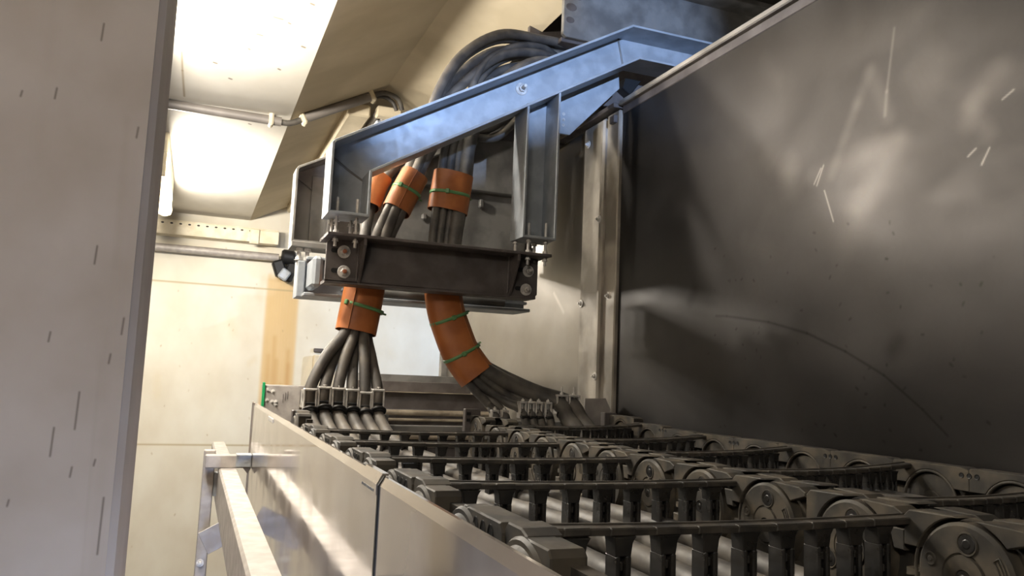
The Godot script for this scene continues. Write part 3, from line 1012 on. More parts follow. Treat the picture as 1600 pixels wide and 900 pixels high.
func chains() -> void:
	var inner := [link_inner(false), link_inner(true)]
	var disc := disc_mesh()
	var caps := caps_mesh()
	var rail := [link_rail(false), link_rail(true)]
	var rail_holes := holes_mesh(0.060, 0.0462, 0.0135, 0.0042, 1.0, -0.0004)
	var outer := [link_outer(false), link_outer(true)]
	var outer_holes := holes_mesh(0.034, 0.041, 0.019, 0.0115, 0.55, 0.0036)
	var sep_l := separator_mesh(0.0165, 0.098)
	var sep_r := separator_mesh(0.0125, 0.085)
	var yc := -0.176
	# left chain
	var t := thing("energy_chain", "wide left black plastic cable-guide chain next to the trough panel", "cable chain", P(0.5, -0.34, 1.2))
	for k in range(-2, 11):
		var d := 0.584 + PITCH * k
		var end_lift := 0.0
		if d > 1.95: end_lift = (d - 1.95) * 0.18
		var odd := posmod(k, 2)
		var l := put("side_link", outer[odd], M.chain_outer, t, P(0.244, yc + end_lift, d) - t.position)
		if odd == 1: put("slot_hole", outer_holes, M.black, l)
		var r := put("side_link", inner[odd], M.chain, t, P(0.715, yc + end_lift, d) - t.position)
		put("pivot_disc", disc, M.chain, r)
		put("boss_cap", caps, M.comb, r)
	var xs := [0.325, 0.371, 0.418, 0.464, 0.509, 0.554, 0.598, 0.640, 0.678]
	var b := bar_mesh(0.445, 0.003, -0.001, xs.map(func(x): return x - 0.276), 0.027)
	for k in 6:
		var d := 0.365 + 0.29 * k
		var o := put("crossbar", b, M.chain_bar, t, P(0.276, -0.1295, d) - t.position)
		for x in xs:
			put("separator", sep_l, M.comb, o, Vector3(x - 0.276, -0.002, 0))
	var st := mb()
	span(st, P(0.70, -0.15, 2.09), P(0.745, -0.085, 2.11), 0.002)
	put("end_bracket", fin(st), M.dark_steel, t, -t.position)
	st = mb()
	span(st, P(0.245, -0.15, 2.10), P(0.285, -0.10, 2.13), 0.002)
	put("end_bracket", fin(st), M.dark_steel, t, -t.position)
	st = mb()
	for q in [[0.708, -0.098], [0.708, -0.115]]:
		span(st, P(q[0] - 0.004, q[1] - 0.004, 2.088), P(q[0] + 0.008, q[1] + 0.004, 2.0905))
	put("end_slot", fin(st), M.black, t, -t.position)
	# right chain
	t = thing("energy_chain", "narrower right black plastic cable-guide chain along the dark side sheet", "cable chain", P(0.95, -0.34, 1.2))
	for k in range(-2, 10):
		var d := 0.66 + PITCH * k
		var end_lift := 0.0
		if d > 1.8: end_lift = (d - 1.8) * 0.09
		var odd := posmod(k, 2)
		put("side_link", inner[odd], M.chain, t, P(0.750, yc + 0.001 + end_lift, d) - t.position)
	for k in range(-4, 10):
		var d := 0.695 + PITCH * k
		if d < 0.2: continue
		var end_lift := 0.0
		if d > 1.8: end_lift = (d - 1.8) * 0.09
		var odd := posmod(k, 2)
		var l := put("side_link", rail[odd], M.chain, t, P(1.135, yc + 0.009 + end_lift, d) - t.position)
		if odd == 0: put("pin_hole", rail_holes, M.black, l)
	var xr := []
	for j in 13: xr.append(0.016 + 0.0252 * j + rng.randf_range(-0.002, 0.002))
	b = bar_mesh(0.358, 0.006, 0.010, xr, 0.014)
	for k in 6:
		var d := 0.45 + 0.29 * k
		var lift := 0.008 if k == 5 else 0.0
		var o := put("crossbar", b, M.chain_bar, t, P(0.778, -0.1265 + lift, d) - t.position)
		for x in xr:
			var f: float = x / 0.358
			put("separator", sep_r, M.comb, o, Vector3(x, -0.024 * f * (1.0 - f) + 0.010 * f - 0.001, 0))
	st = mb()
	span(st, P(1.12, -0.16, 2.075), P(1.16, -0.085, 2.10), 0.002)
	put("end_bracket", fin(st), M.dark_steel, t, -t.position)


# ---------------------------------------------------------------- cable clamps
var left_x := [0.292, 0.328, 0.364, 0.401, 0.436, 0.470]
var right_x := [0.806, 0.836, 0.891, 0.916, 0.941, 0.971, 1.014, 1.054]
var ordinal := ["first", "second", "third", "fourth", "fifth", "sixth", "seventh", "eighth"]


func clamp_thing(x: float, y: float, d: float, w: float, h: float, label: String, group: String, rod: float) -> void:
	var t := thing("cable_clamp", label, "cable clamp", P(x, y, d), group)
	var st := mb()
	for s in [-1.0, 1.0]:
		box(st, Vector3(s * (w * 0.5 - 0.0025), h * 0.5, 0), Vector3(0.0048, h, 0.024), 0.0012)
	box(st, Vector3(0, h, 0), Vector3(w, 0.0065, 0.027), 0.002)
	put("bow", fin(st), M.zinc, t)
	st = mb()
	tube(st, PackedVector3Array([Vector3(0, h * 0.35, 0.004), Vector3(0, h + rod, 0.004)]), 0.0026, 8)
	prism(st, hexagon(0.0055), aim(Vector3(0, h + 0.0055, 0.004), Vector3.UP), -0.003, 0.003, 0.0006)
	put("screw", fin(st), M.zinc, t)
	st = mb()
	box(st, Vector3(0, 0.004, 0.012), Vector3(w * 0.94, 0.009, 0.030), 0.003)
	box(st, Vector3(0, h * 0.36, 0.004), Vector3(w * 0.7, 0.006, 0.02), 0.002)
	if w > 0.03:   # black collar the cable leaves through
		var ring := PackedVector3Array()
		for k in 17: ring.append(Vector3(0.0175 * cos(TAU * k / 16.0), 0.001 + 0.011 * sin(TAU * k / 16.0), 0.020 + 0.011 * sin(TAU * k / 16.0)))
		tube(st, ring, 0.0042, 8, false)
	put("cradle", fin(st), M.black, t)


func clamps() -> void:
	var t := thing("clamp_rail", "slotted steel rail under both rows of cable clamps", "rail", P(0.7, -0.13, 2.16))
	var st := mb()
	span(st, P(0.262, -0.135, 2.135), P(0.50, -0.108, 2.175), 0.002)
	span(st, P(0.79, -0.142, 2.135), P(1.095, -0.118, 2.175), 0.002)
	span(st, P(0.25, -0.16, 2.14), P(1.17, -0.136, 2.17), 0.002)
	put("rail", fin(st), M.galv_dirty, t, -t.position)
	var drop := [0.0, 0.006, 0.004, 0.002, -0.004, 0.004]
	for k in 6:
		clamp_thing(left_x[k], -0.104 + drop[k], 2.15, 0.0345, 0.056, "%s metal cable clamp from the left in the left clamp row" % ordinal[k], "cable clamps of the left row", 0.006)
	for k in 8:
		var big := k >= 6
		var h := 0.026 if k < 2 else (0.045 if not big else 0.054)
		clamp_thing(right_x[k], (-0.117 if k < 2 else -0.110) + (0.014 if big else 0.0), 2.15, 0.022 if not big else 0.036, h, "%s %s metal cable clamp from the left in the right clamp row" % [ordinal[k], "large" if big else "small"], "cable clamps of the right row", 0.012 if not big else 0.026)


# ---------------------------------------------------------------- hung bracket assembly
func arm_outline(x0: float, ytop: float, yfoot: float) -> Array:
	return [Vector2(x0, yfoot), Vector2(x0, ytop), Vector2(x0 + 0.006, ytop + 0.008), Vector2(1.169, 1.091), Vector2(2.1, 1.091), Vector2(2.1, 0.986), Vector2(1.195, 0.986), Vector2(x0 + 0.108, 0.525), Vector2(x0 + 0.108, yfoot)]


func channel_frame(called: String, label: String, x0: float, ytop: float, yfoot: float, d0: float, d1: float, m: Material) -> Node3D:
	var t := thing(called, label, "bracket", P(0.7, yfoot, d0))
	var o := -t.position
	var out := arm_outline(x0, ytop, yfoot)
	var st := mb()
	var inn: Array = inset_any(out, 0.007)
	xy_prism(st, inn, d1 - 0.008, d1 - 0.001)
	put("web", fin(st), m, t, o)
	# the flange that runs all round, as a strip of thick walls
	st = mb()
	var n := out.size()
	for i in n:
		if i == 4: continue
		var j := (i + 1) % n
		xy_prism(st, [out[i], out[j], inn[j], inn[i]], d0, d1, 0.0009)
	put("flange", fin(st), m, t, o)
	# mitre weld between leg and arm
	st = mb()
	tube(st, PackedVector3Array([P(x0 + 0.01, ytop - 0.01, d1 - 0.009), P(x0 + 0.06, ytop - 0.045, d1 - 0.009), P(x0 + 0.104, 0.52, d1 - 0.009)]), 0.003, 6)
	tube(st, PackedVector3Array([P(1.169, 1.084, d1 - 0.009), P(1.19, 0.992, d1 - 0.009)]), 0.003, 6)
	put("weld_seam", fin(st), M.galv_dirty, t, o)
	return t


func inset_any(pts: Array, by: float) -> Array:
	var poly := PackedVector2Array(pts)
	var area := 0.0
	for i in poly.size():
		area += poly[i].cross(poly[(i + 1) % poly.size()])
	var r := inset(poly, by if area > 0.0 else -by)
	return Array(r)


func hung_brackets() -> void:
	# front bent arm with its two legs
	var t := channel_frame("bracket_arm", "blue-lit galvanised bent channel arm in front of the cable bundles", 0.291, 0.591, 0.405, 2.05, 2.155, M.galv)
	var o := -t.position
	var st := mb()
	var leg := [Vector2(0.832, 0.398), Vector2(0.936, 0.398), Vector2(0.936, 0.846), Vector2(0.832, 0.786)]
	var inn := inset_any(leg, 0.007)
	xy_prism(st, inn, 2.142, 2.150)
	for i in 4:
		if i == 2: continue
		var j := (i + 1) % 4
		xy_prism(st, [leg[i], leg[j], inn[j], inn[i]], 2.052, 2.15, 0.0009)
	put("leg", fin(st), M.galv, t, o)
	st = mb()
	bolt_shape(st, Vector3.ZERO, Vector3.BACK, 0.0105, 2.2)
	put("arm_bolt", fin(st), M.zinc, t, P(0.848, 0.862, 2.147) + o)
	# rear bent arm
	t = channel_frame("bracket_arm", "rear dull galvanised bent arm behind the cable bundles", 0.243, 0.60, 0.378, 2.415, 2.50, M.galv_dirty)
	o = -t.position
	st = mb()
	span(st, P(0.48, 0.40, 2.487), P(1.02, 0.62, 2.497), 0.002)
	span(st, P(0.48, 0.612, 2.455), P(1.02, 0.80, 2.497), 0.004)
	span(st, P(0.30, 0.37, 2.486), P(0.479, 0.60, 2.495), 0.001)
	put("backing_plate", fin(st), M.galv_dirty, t, o)
	st = mb()
	box(st, P(0.85, 0.575, 2.475), Vector3(0.016, 0.03, 0.02), 0.004)
	box(st, P(0.66, 0.51, 2.48), Vector3(0.02, 0.024, 0.014), 0.006)
	put("lug", fin(st), M.galv_dirty, t, o)
	st = mb()
	span(st, P(0.243, 0.362, 2.40), P(0.40, 0.379, 2.50), 0.002)
	put("foot_plate", fin(st), M.galv_dirty, t, o)
	# dark front beam
	t = thing("clamp_beam", "dark brown steel beam with slotted bolted ends in front of the bundles", "beam", P(0.62, 0.23, 2.1))
	o = -t.position
	st = mb()
	xy_prism(st, [Vector2(0.305, 0.237), Vector2(0.305, 0.340), Vector2(0.318, 0.352), Vector2(0.914, 0.352), Vector2(0.914, 0.246), Vector2(0.907, 0.239)], 2.125, 2.135, 0.001)
	put("web_plate", fin(st), M.dark_steel, t, o)
	st = mb()
	xy_prism(st, [Vector2(0.296, 0.3495), Vector2(0.926, 0.3495), Vector2(0.926, 0.3575), Vector2(0.296, 0.3575)], 2.055, 2.20, 0.001)
	put("top_flange", fin(st), M.dark_steel, t, o)
	st = mb()
	xy_prism(st, [Vector2(0.305, 0.233), Vector2(0.91, 0.233), Vector2(0.91, 0.2415), Vector2(0.305, 0.2415)], 2.125, 2.20, 0.001)
	put("bottom_flange", fin(st), M.dark_steel, t, o)
	for x in [0.395, 0.828]:
		st = mb()
		var xf := Transform3D(Basis(Vector3(0, 0, 1), Vector3(0, 1, 0), Vector3(1, 0, 0)), P(x, CY * 0.0, 2.125))
		prism(st, [Vector2(0, 0.236), Vector2(0, 0.350), Vector2(0.066, 0.350), Vector2(0.066, 0.332), Vector2(0.006, 0.242)], xf, -0.004, 0.004, 0.001)
		tube(st, PackedVector3Array([P(x - 0.006, 0.352, 2.124), P(x - 0.006, 0.30, 2.1235), P(x - 0.006, 0.245, 2.124)]), 0.003, 6)
		put("gusset", fin(st), M.dark_steel, t, o)
	for k in [[0.347, 0.315, 1], [0.350, 0.262, 1], [0.873, 0.310, 0], [0.868, 0.256, 0]]:
		st = mb()
		bolt_shape(st, Vector3.ZERO, Vector3.BACK, 0.0094, 0.5 if k[2] else 0.9)
		var bo := put("end_bolt", fin(st), M.zinc, t, P(k[0] * 1.012, k[1] * 1.01, 2.125) + o)
		if k[2] == 1:
			st = mb()
			lathe(st, [Vector2(0.0056, 0), Vector2(0.0056, 0.0075), Vector2(0, 0.0085)], aim(Vector3(0, 0, 0.009), Vector3.BACK), 12)
			put("copper_tip", fin(st), M.copper, bo)
		st = mb()
		prism(st, [Vector2(-0.03, -0.006), Vector2(-0.008, -0.006), Vector2(-0.008, 0.006), Vector2(-0.03, 0.006), Vector2(-0.034, 0.003), Vector2(-0.034, -0.003)], Transform3D.IDENTITY, -0.001, 0.0008)
		put("slot", fin(st), M.black, t, P(k[0] * 1.012, k[1] * 1.01 + 0.002, 2.125) + o)
	var spots := [[0.320, 2.085, 0.455], [0.372, 2.085, 0.455], [0.316, 2.135, 0.42], [0.366, 2.135, 0.42], [0.862, 2.08, 0.445], [0.915, 2.08, 0.45], [0.842, 2.13, 0.40], [0.902, 2.13, 0.40]]
	for k in spots:
		st = mb()
		rod_shape(st, k[0], k[1], 0.325, k[2], 0.0042, [0.3425, 0.3645, 0.394])
		put("threaded_rod", fin(st), M.zinc, t, o)
	# galvanised rear beam
	t = thing("clamp_beam", "galvanised channel beam hanging behind the dark front beam", "beam", P(0.62, 0.21, 2.42))
	o = -t.position
	st = mb()
	xy_prism(st, [Vector2(0.265, 0.214), Vector2(0.288, 0.214), Vector2(0.288, 0.322), Vector2(0.265, 0.322)], 2.40, 2.48, 0.003)
	put("end_cap", fin(st), M.galv, t, o)
	st = mb()
	span(st, P(0.288, 0.222, 2.43), P(1.0, 0.325, 2.44), 0.002)
	span(st, P(0.288, 0.325, 2.38), P(1.0, 0.334, 2.48), 0.002)
	put("channel", fin(st), M.galv, t, o)
	st = mb()
	span(st, P(0.280, 0.214, 2.34), P(0.985, 0.224, 2.48), 0.002)
	span(st, P(0.292, 0.235, 2.27), P(0.32, 0.322, 2.41), 0.008)
	put("lower_flange", fin(st), M.galv, t, o)
	st = mb()
	tube(st, PackedVector3Array([P(0.46, 0.238, 2.36), P(0.90, 0.238, 2.36)]), 0.017, 14)
	put("tube", fin(st), M.galv_dirty, t, o)
	st = mb()
	span(st, P(0.40, 0.243, 2.405), P(1.0, 0.252, 2.45), 0.001)
	put("strip", fin(st), M.galv, t, o)
	for k in [[0.268, 2.42], [0.292, 2.42]]:
		st = mb()
		rod_shape(st, k[0], k[1], 0.31, 0.375, 0.006, [0.33, 0.357])
		put("threaded_rod", fin(st), M.zinc, t, o)
	# overhead beam and the plate under it
	t = thing("overhead_beam", "large stained galvanised beam end above the bent arm", "beam", P(1.5, 1.13, 2.4))
	o = -t.position
	st = mb()
	xy_prism(st, [Vector2(1.048, 1.14), Vector2(1.06, 1.13), Vector2(2.6, 1.13), Vector2(2.6, 1.357), Vector2(1.048, 1.357)], 2.30, 2.318, 0.002)
	put("web_plate", fin(st), M.galv_dirty, t, o)
	st = mb()
	span(st, P(1.05, 1.355, 2.22), P(2.6, 1.375, 2.5), 0.002)
	put("top_flange", fin(st), M.galv_dirty, t, o)
	st = mb()
	span(st, P(1.05, 1.12, 2.318), P(2.6, 1.135, 2.62), 0.002)
	span(st, P(1.05, 1.12, 2.60), P(2.6, 1.36, 2.62), 0.002)
	put("rear_flange", fin(st), M.dark_steel, t, o)
	st = mb()
	for k in [[1.075, 1.235, 0.020], [1.10, 1.275, 0.015], [1.072, 1.19, 0.016], [1.083, 1.285, 0.014]]:
		lathe(st, [Vector2(k[2], 0), Vector2(k[2] * 0.9, 0.0006), Vector2(0, 0.0006)], aim(P(k[0], k[1], 2.30), Vector3.BACK), 14, 0.7)
	put("paint_stain", fin(st), M.dark_steel, t, o)
	t = thing("reflection_blocker", "added dark column section behind the rear bracket arm and leg", "blocker", P(0.95, 0.45, 2.7))  # added box: darkens the sheet reflections and blocks lamp light
	st = mb()
	xy_prism(st, [Vector2(0.85, 0.45), Vector2(1.06, 0.45), Vector2(1.06, 0.94), Vector2(0.85, 0.94)], 2.52, 2.98, 0.006)
	put("blocker_body", fin(st), M.dark_steel, t, -t.position)
	st = mb()
	span(st, P(0.84, 0.44, 2.51), P(1.07, 0.452, 2.99), 0.002)
	put("foot_plate", fin(st), M.dark_steel, t, -t.position)  # base of the added blocking box
	t = thing("hanger_plate", "bright galvanised gusset plate right of the bracket leg under the arm", "plate", P(1.1, 0.77, 2.17))
	st = mb()
	xy_prism(st, [Vector2(0.955, 0.752), Vector2(1.02, 0.752), Vector2(1.19, 0.93), Vector2(1.185, 0.99), Vector2(0.955, 0.99)], 2.165, 2.174, 0.001)
	put("plate", fin(st), M.galv, t, -t.position)
	for y in [0.815, 0.797, 0.78]:
		st = mb()
		bolt_shape(st, Vector3.ZERO, Vector3.BACK, 0.003, 0.2)
		put("rivet", fin(st), M.zinc, t, P(0.998, y, 2.165) - t.position)
	t = thing("dark_housing", "dark folded steel housing behind the arm above the far sheet", "housing", P(1.3, 0.9, 2.3))
	st = mb()
	xy_prism(st, [Vector2(0.98, 0.88), Vector2(1.26, 0.90), Vector2(2.5, 0.90), Vector2(2.5, 1.10), Vector2(1.12, 1.10)], 2.24, 2.29, 0.002)
	put("panel", fin(st), M.dark_steel, t, -t.position)
	st = mb()
	xy_prism(st, [Vector2(1.23, 0.985), Vector2(1.29, 0.985), Vector2(1.25, 0.93), Vector2(1.22, 0.95)], 2.20, 2.24, 0.002)
	put("block", fin(st), M.black, t, -t.position)


# ---------------------------------------------------------------- cables
func cables() -> void:
	# bundle on the left: six thick cables, overhead beam > sleeve > left clamps > left chain
	var near_x := [0.312, 0.362, 0.420, 0.480, 0.540, 0.602]
	for k in 6:
		var a := TAU * k / 6.0 + 0.4
		var ox := 0.021 * cos(a)
		var oz := 0.019 * sin(a)
		var bx := lerpf(-0.034, 0.034, k / 5.0)
		var bz := 0.014 if k % 2 else -0.012
		var lift: float = [-0.042, 0.036, -0.012, 0.014, 0.040, -0.066][k]
		var fz: float = [0.03, 0.0, -0.02, 0.035, -0.03, 0.06][k]
		var pts := []
		pts.append_array([P(1.55, 1.07 + lift * 0.6, 2.44 + oz), P(1.16, 1.095 + lift, 2.40 + oz), P(0.98, 1.085 + lift * 0.9, 2.37 + fz), P(0.84 - lift * 0.3, 1.045 + lift * 1.2, 2.34 + fz), P(0.72 - lift * 0.7, 0.935 + lift * 1.1, 2.31 + fz), P(0.625 + ox * 0.7 - lift * 0.4, 0.79 + lift * 0.5, 2.26 + oz)])
		if k < 2:
			pts.append_array([P(0.50 + ox, 0.62, 2.28 + oz), P(0.455 + ox * 0.6, 0.54, 2.28 + oz), P(0.43 + ox * 0.5, 0.46, 2.26 + oz)])
		else:
			pts.append_array([P(0.575 + ox, 0.64, 2.23 + oz), P(0.530 + ox, 0.52, 2.215 + oz), P(0.497 + ox, 0.45, 2.21 + oz)])
		pts.append_array([P(0.455 + bx, 0.355, 2.25 + bz), P(0.436 + bx * 0.9, 0.24, 2.25 + bz), P(0.421 + bx * 0.85, 0.125, 2.24 + bz)])
		pts.append_array([P(lerpf(0.415 + bx, left_x[k], 0.55), 0.04, 2.20 + bz), P(left_x[k], -0.045, 2.155), P(left_x[k], -0.095, 2.15), P(left_x[k] + 0.006, -0.135, 2.09), P(left_x[k] + 0.018, -0.172, 1.95)])
		var m: float = near_x[k]
		pts.append_array([P(lerpf(left_x[k], m, 0.4), -0.190, 1.65), P(lerpf(left_x[k], m, 0.75), -0.192 - 0.006 * (k % 2), 1.3), P(m, -0.196 + 0.006 * (k % 2), 0.95), P(m + 0.006, -0.200, 0.6), P(m + 0.004, -0.2, 0.2)])
		var st := mb()
		tube(st, spline(pts, 7), 0.0155, 14)
		var o := put("power_cable", fin(st), M.cable)
		tag(o, "thick black cable running through the %s clamp of the left row" % ordinal[k], "cable", "cables of the left bundle")
	# bundle on the right: six thin and two thick cables
	for k in 8:
		var big := k >= 6
		var r := 0.0235 if big else 0.0125
		var bx := lerpf(-0.042, 0.042, k / 7.0)
		var bz := 0.017 if k % 2 else -0.014
		var lift: float = [-0.10, 0.03, -0.065, 0.005, -0.13, 0.05, -0.03, -0.085][k]
		var fz: float = [-0.05, 0.02, -0.03, 0.05, -0.06, -0.01, -0.045, 0.03][k]
		var spread := 0.5 if big else 1.0
		var cx: float = right_x[k]
		var yb := -0.115 if k < 2 else -0.108
		if big: yb = -0.085
		var pts := [P(1.6, 1.06 + lift * 0.3, 2.46 + bz), P(1.14, 1.062 + lift * 0.5, 2.39 + bz), P(0.98, 1.055 + lift * 0.9, 2.36 + fz), P(0.86 - lift * 0.5, 0.99 + lift, 2.33 + fz), P(0.765 - lift * 0.4, 0.87 + lift, 2.29 + fz * 0.5), P(0.705 + bx * 0.8, 0.72, 2.27 + bz), P(0.684 + bx, 0.60, 2.26 + bz), P(0.672 + bx * 0.95, 0.49, 2.26 + bz), P(0.662 + bx * 0.9, 0.38, 2.255 + bz), P(0.666 + bx * 0.9, 0.25, 2.245 + bz), P(0.694 + bx * spread, 0.14, 2.235 + bz), P(0.733 + bx * spread * 0.9, 0.055 + bx * 0.35, 2.225 + bz), P(0.783 + bx * 0.65, -0.003 + bx * 0.65, 2.21 + bz)]
		pts.append_array([P(lerpf(0.80, cx, 0.55), lerpf(-0.01, yb + 0.03, 0.72) + bx * 0.25, 2.19), P(lerpf(0.80, cx, 0.94), yb + 0.026, 2.165), P(cx + 0.003, yb + 0.006, 2.142), P(cx + 0.004, yb - 0.030, 2.115 if not big else 2.09), P(cx + 0.008, -0.172, 2.03 if not big else 1.92)])
		if big:
			pts.append_array([P(cx + 0.014, -0.176, 1.5), P(cx + 0.02, -0.178, 1.1), P(cx + 0.016, -0.178, 0.7), P(cx + 0.01, -0.18, 0.2)])
		else:
			pts.append_array([P(cx, -0.188, 1.5), P(cx - 0.004, -0.19, 1.1), P(cx - 0.002, -0.19, 0.7), P(cx, -0.19, 0.2)])
		var st := mb()
		tube(st, spline(pts, 7), r, 14)
		var o := put("power_cable", fin(st), M.cable_old)
		tag(o, "%s black cable running through the %s clamp of the right row" % ["thick" if big else "thin", ordinal[k]], "cable", "cables of the right bundle")
	# more cables lying on the floor of the left chain
	var extra := [0.33, 0.392, 0.452, 0.512, 0.572, 0.632, 0.676]
	for k in 7:
		var x: float = extra[k]
		var st := mb()
		tube(st, spline([P(x, -0.226, 2.05), P(x + 0.012, -0.228, 1.5), P(x - 0.006, -0.228, 1.0), P(x + 0.004, -0.228, 0.2)], 8), 0.0155, 14)
		var o := put("power_cable", fin(st), M.cable)
		tag(o, "%s black cable from the left in the lower layer inside the left chain" % ordinal[k], "cable", "cables of the lower layer in the left chain")


func tie_thing(at: Vector3, axis: Vector3, ra: float, rb: float, label: String, head_a: float) -> void:
	var t := thing("cable_tie", label, "cable tie", at, "green cable ties on the sleeves")
	axis = axis.normalized()
	var s := axis.cross(Vector3(0, 0, 1)).normalized()
	var u := s.cross(axis)
	var st := mb()
	var n := 30
	var at_angle := func(a: float, grow: float) -> Vector3:
		var c := cos(a)
		var sn := sin(a)
		var q := pow(pow(absf(c), 2.6) + pow(absf(sn), 2.6), -1.0 / 2.6)
		return s * (c * q * (ra + grow)) + u * (sn * q * (rb + grow))
	st.set_smooth_group(1)
	for k in n:
		var a0 := TAU * k / n
		var a1 := TAU * (k + 1) / n
		var h := axis * 0.0046
		quad(st, at_angle.call(a0, 0.0018) - h, at_angle.call(a1, 0.0018) - h, at_angle.call(a1, 0.0018) + h, at_angle.call(a0, 0.0018) + h)
		quad(st, at_angle.call(a0, -0.001) + h, at_angle.call(a1, -0.001) + h, at_angle.call(a1, -0.001) - h, at_angle.call(a0, -0.001) - h)
		quad(st, at_angle.call(a0, -0.001) - h, at_angle.call(a1, -0.001) - h, at_angle.call(a1, 0.0018) - h, at_angle.call(a0, 0.0018) - h)
		quad(st, at_angle.call(a0, 0.0018) + h, at_angle.call(a1, 0.0018) + h, at_angle.call(a1, -0.001) + h, at_angle.call(a0, -0.001) + h)
	put("strap", fin(st), M.green, t)
	st = mb()
	var hp: Vector3 = at_angle.call(head_a, 0.003)
	var hx := hp.normalized()
	box(st, hp, Vector3(0.008, 0.014, 0.012), 0.002, Basis(hx, axis, hx.cross(axis)).orthonormalized())
	put("head", fin(st), M.green, t)
	st = mb()
	var ep: Vector3 = at_angle.call(-0.15 if head_a > 0.5 else 0.2, 0.004)
	box(st, ep + ep.normalized() * 0.003, Vector3(0.012, 0.0055, 0.006), 0.0015, Basis(ep.normalized(), axis, ep.normalized().cross(axis)).orthonormalized())
	put("tail", fin(st), M.green, t)


func sleeves() -> void:
	var defs := [
		["orange wrap on the left bundle above the dark beam, tilted", [P(0.556, 0.575, 2.222), P(0.530, 0.52, 2.215), P(0.505, 0.462, 2.21)], 0.039, 0.038, 0.9, 0.0],
		["pale lit orange wrap half hidden behind the left bracket leg", [P(0.472, 0.575, 2.285), P(0.455, 0.54, 2.28), P(0.436, 0.475, 2.265)], 0.030, 0.032, 2.4, 0.0],
		["orange wrap on the right bundle above the dark beam, upright", [P(0.684, 0.605, 2.26), P(0.677, 0.545, 2.26), P(0.670, 0.488, 2.26)], 0.057, 0.040, 2.9, 0.0],
		["orange wrap on the left bundle hanging below the dark beam", [P(0.440, 0.262, 2.25), P(0.432, 0.20, 2.248), P(0.418, 0.112, 2.24)], 0.054, 0.038, 0.5, 0.0],
		["long bent orange wrap on the right bundle below the dark beam", [P(0.664, 0.265, 2.245), P(0.676, 0.195, 2.24), P(0.697, 0.135, 2.235), P(0.728, 0.065, 2.225), P(0.772, 0.006, 2.212)], 0.053, 0.040, 1.6, 0.0],
	]
	for q in defs:
		var st := mb()
		var path := spline(q[1], 6)
		wrap_shape(st, path, q[2], q[3], 0.0016, q[4], q[5])
		var o := put("bundle_wrap", fin(st), M.orange)
		tag(o, q[0], "cable wrap", "orange wraps round the cable bundles")
	tie_thing(P(0.532, 0.523, 2.216), Vector3(0.36, 0.9, 0), 0.0415, 0.0405, "green cable tie round the tilted upper left orange wrap", 2.2)
	tie_thing(P(0.676, 0.540, 2.26), Vector3(0.06, 1.0, 0), 0.0595, 0.0425, "green cable tie round the upright upper right orange wrap", 1.9)
	tie_thing(P(0.434, 0.183, 2.247), Vector3(0.22, 1.0, 0), 0.0585, 0.041, "green cable tie round the lower left orange wrap", 2.5)
	tie_thing(P(0.686, 0.168, 2.238), Vector3(-0.42, 1.0, 0), 0.0565, 0.0425, "upper green cable tie on the long bent orange wrap", 1.55)
	tie_thing(P(0.726, 0.070, 2.226), Vector3(-0.46, 0.8, 0), 0.057, 0.043, "lower green cable tie on the long bent orange wrap", 1.7)


# ---------------------------------------------------------------- lamps, conduit, duct
func lamp_thing(d0: float, d1: float, label: String, x := -0.232, energy := 1.1) -> void:
	var y := 0.955
	var t := thing("ceiling_lamp", label, "lamp", P(x, y, d0), "strip lamps along the flat ceiling")
	var o := -t.position
	var st := mb()
	span(st, P(x - 0.045, y + 0.085, d0 - 0.02), P(x + 0.035, 1.15, d1 + 0.02), 0.006)
	put("housing", fin(st), M.cream, t, o)
	st = mb()
	for e in [d0 - 0.012, d1 + 0.012]:
		span(st, P(x - 0.035, y - 0.03, e - 0.008), P(x + 0.035, y + 0.09, e + 0.008), 0.004)
	put("end_cap", fin(st), M.cream, t, o)
	var n := 3
	for k in n:
		var a := lerpf(d0, d1, float(k) / n)
		var b := lerpf(d0, d1, float(k + 1) / n)
		st = mb()
		tube(st, PackedVector3Array([P(x, y, a + 0.001), P(x, y, b - 0.001)]), 0.042, 20)
		put("light_diffuser", fin(st), M.lamp, t, o)
		var l := OmniLight3D.new()
		l.name = "strip_light"
		add_child(l, true)
		l.position = P(x, y, (a + b) * 0.5)
		l.light_color = Color(1.0, 0.97, 0.92)
		l.light_energy = energy
		l.light_size = 0.04
		l.omni_range = 14.0
		l.omni_attenuation = 2.0
		l.shadow_enabled = true


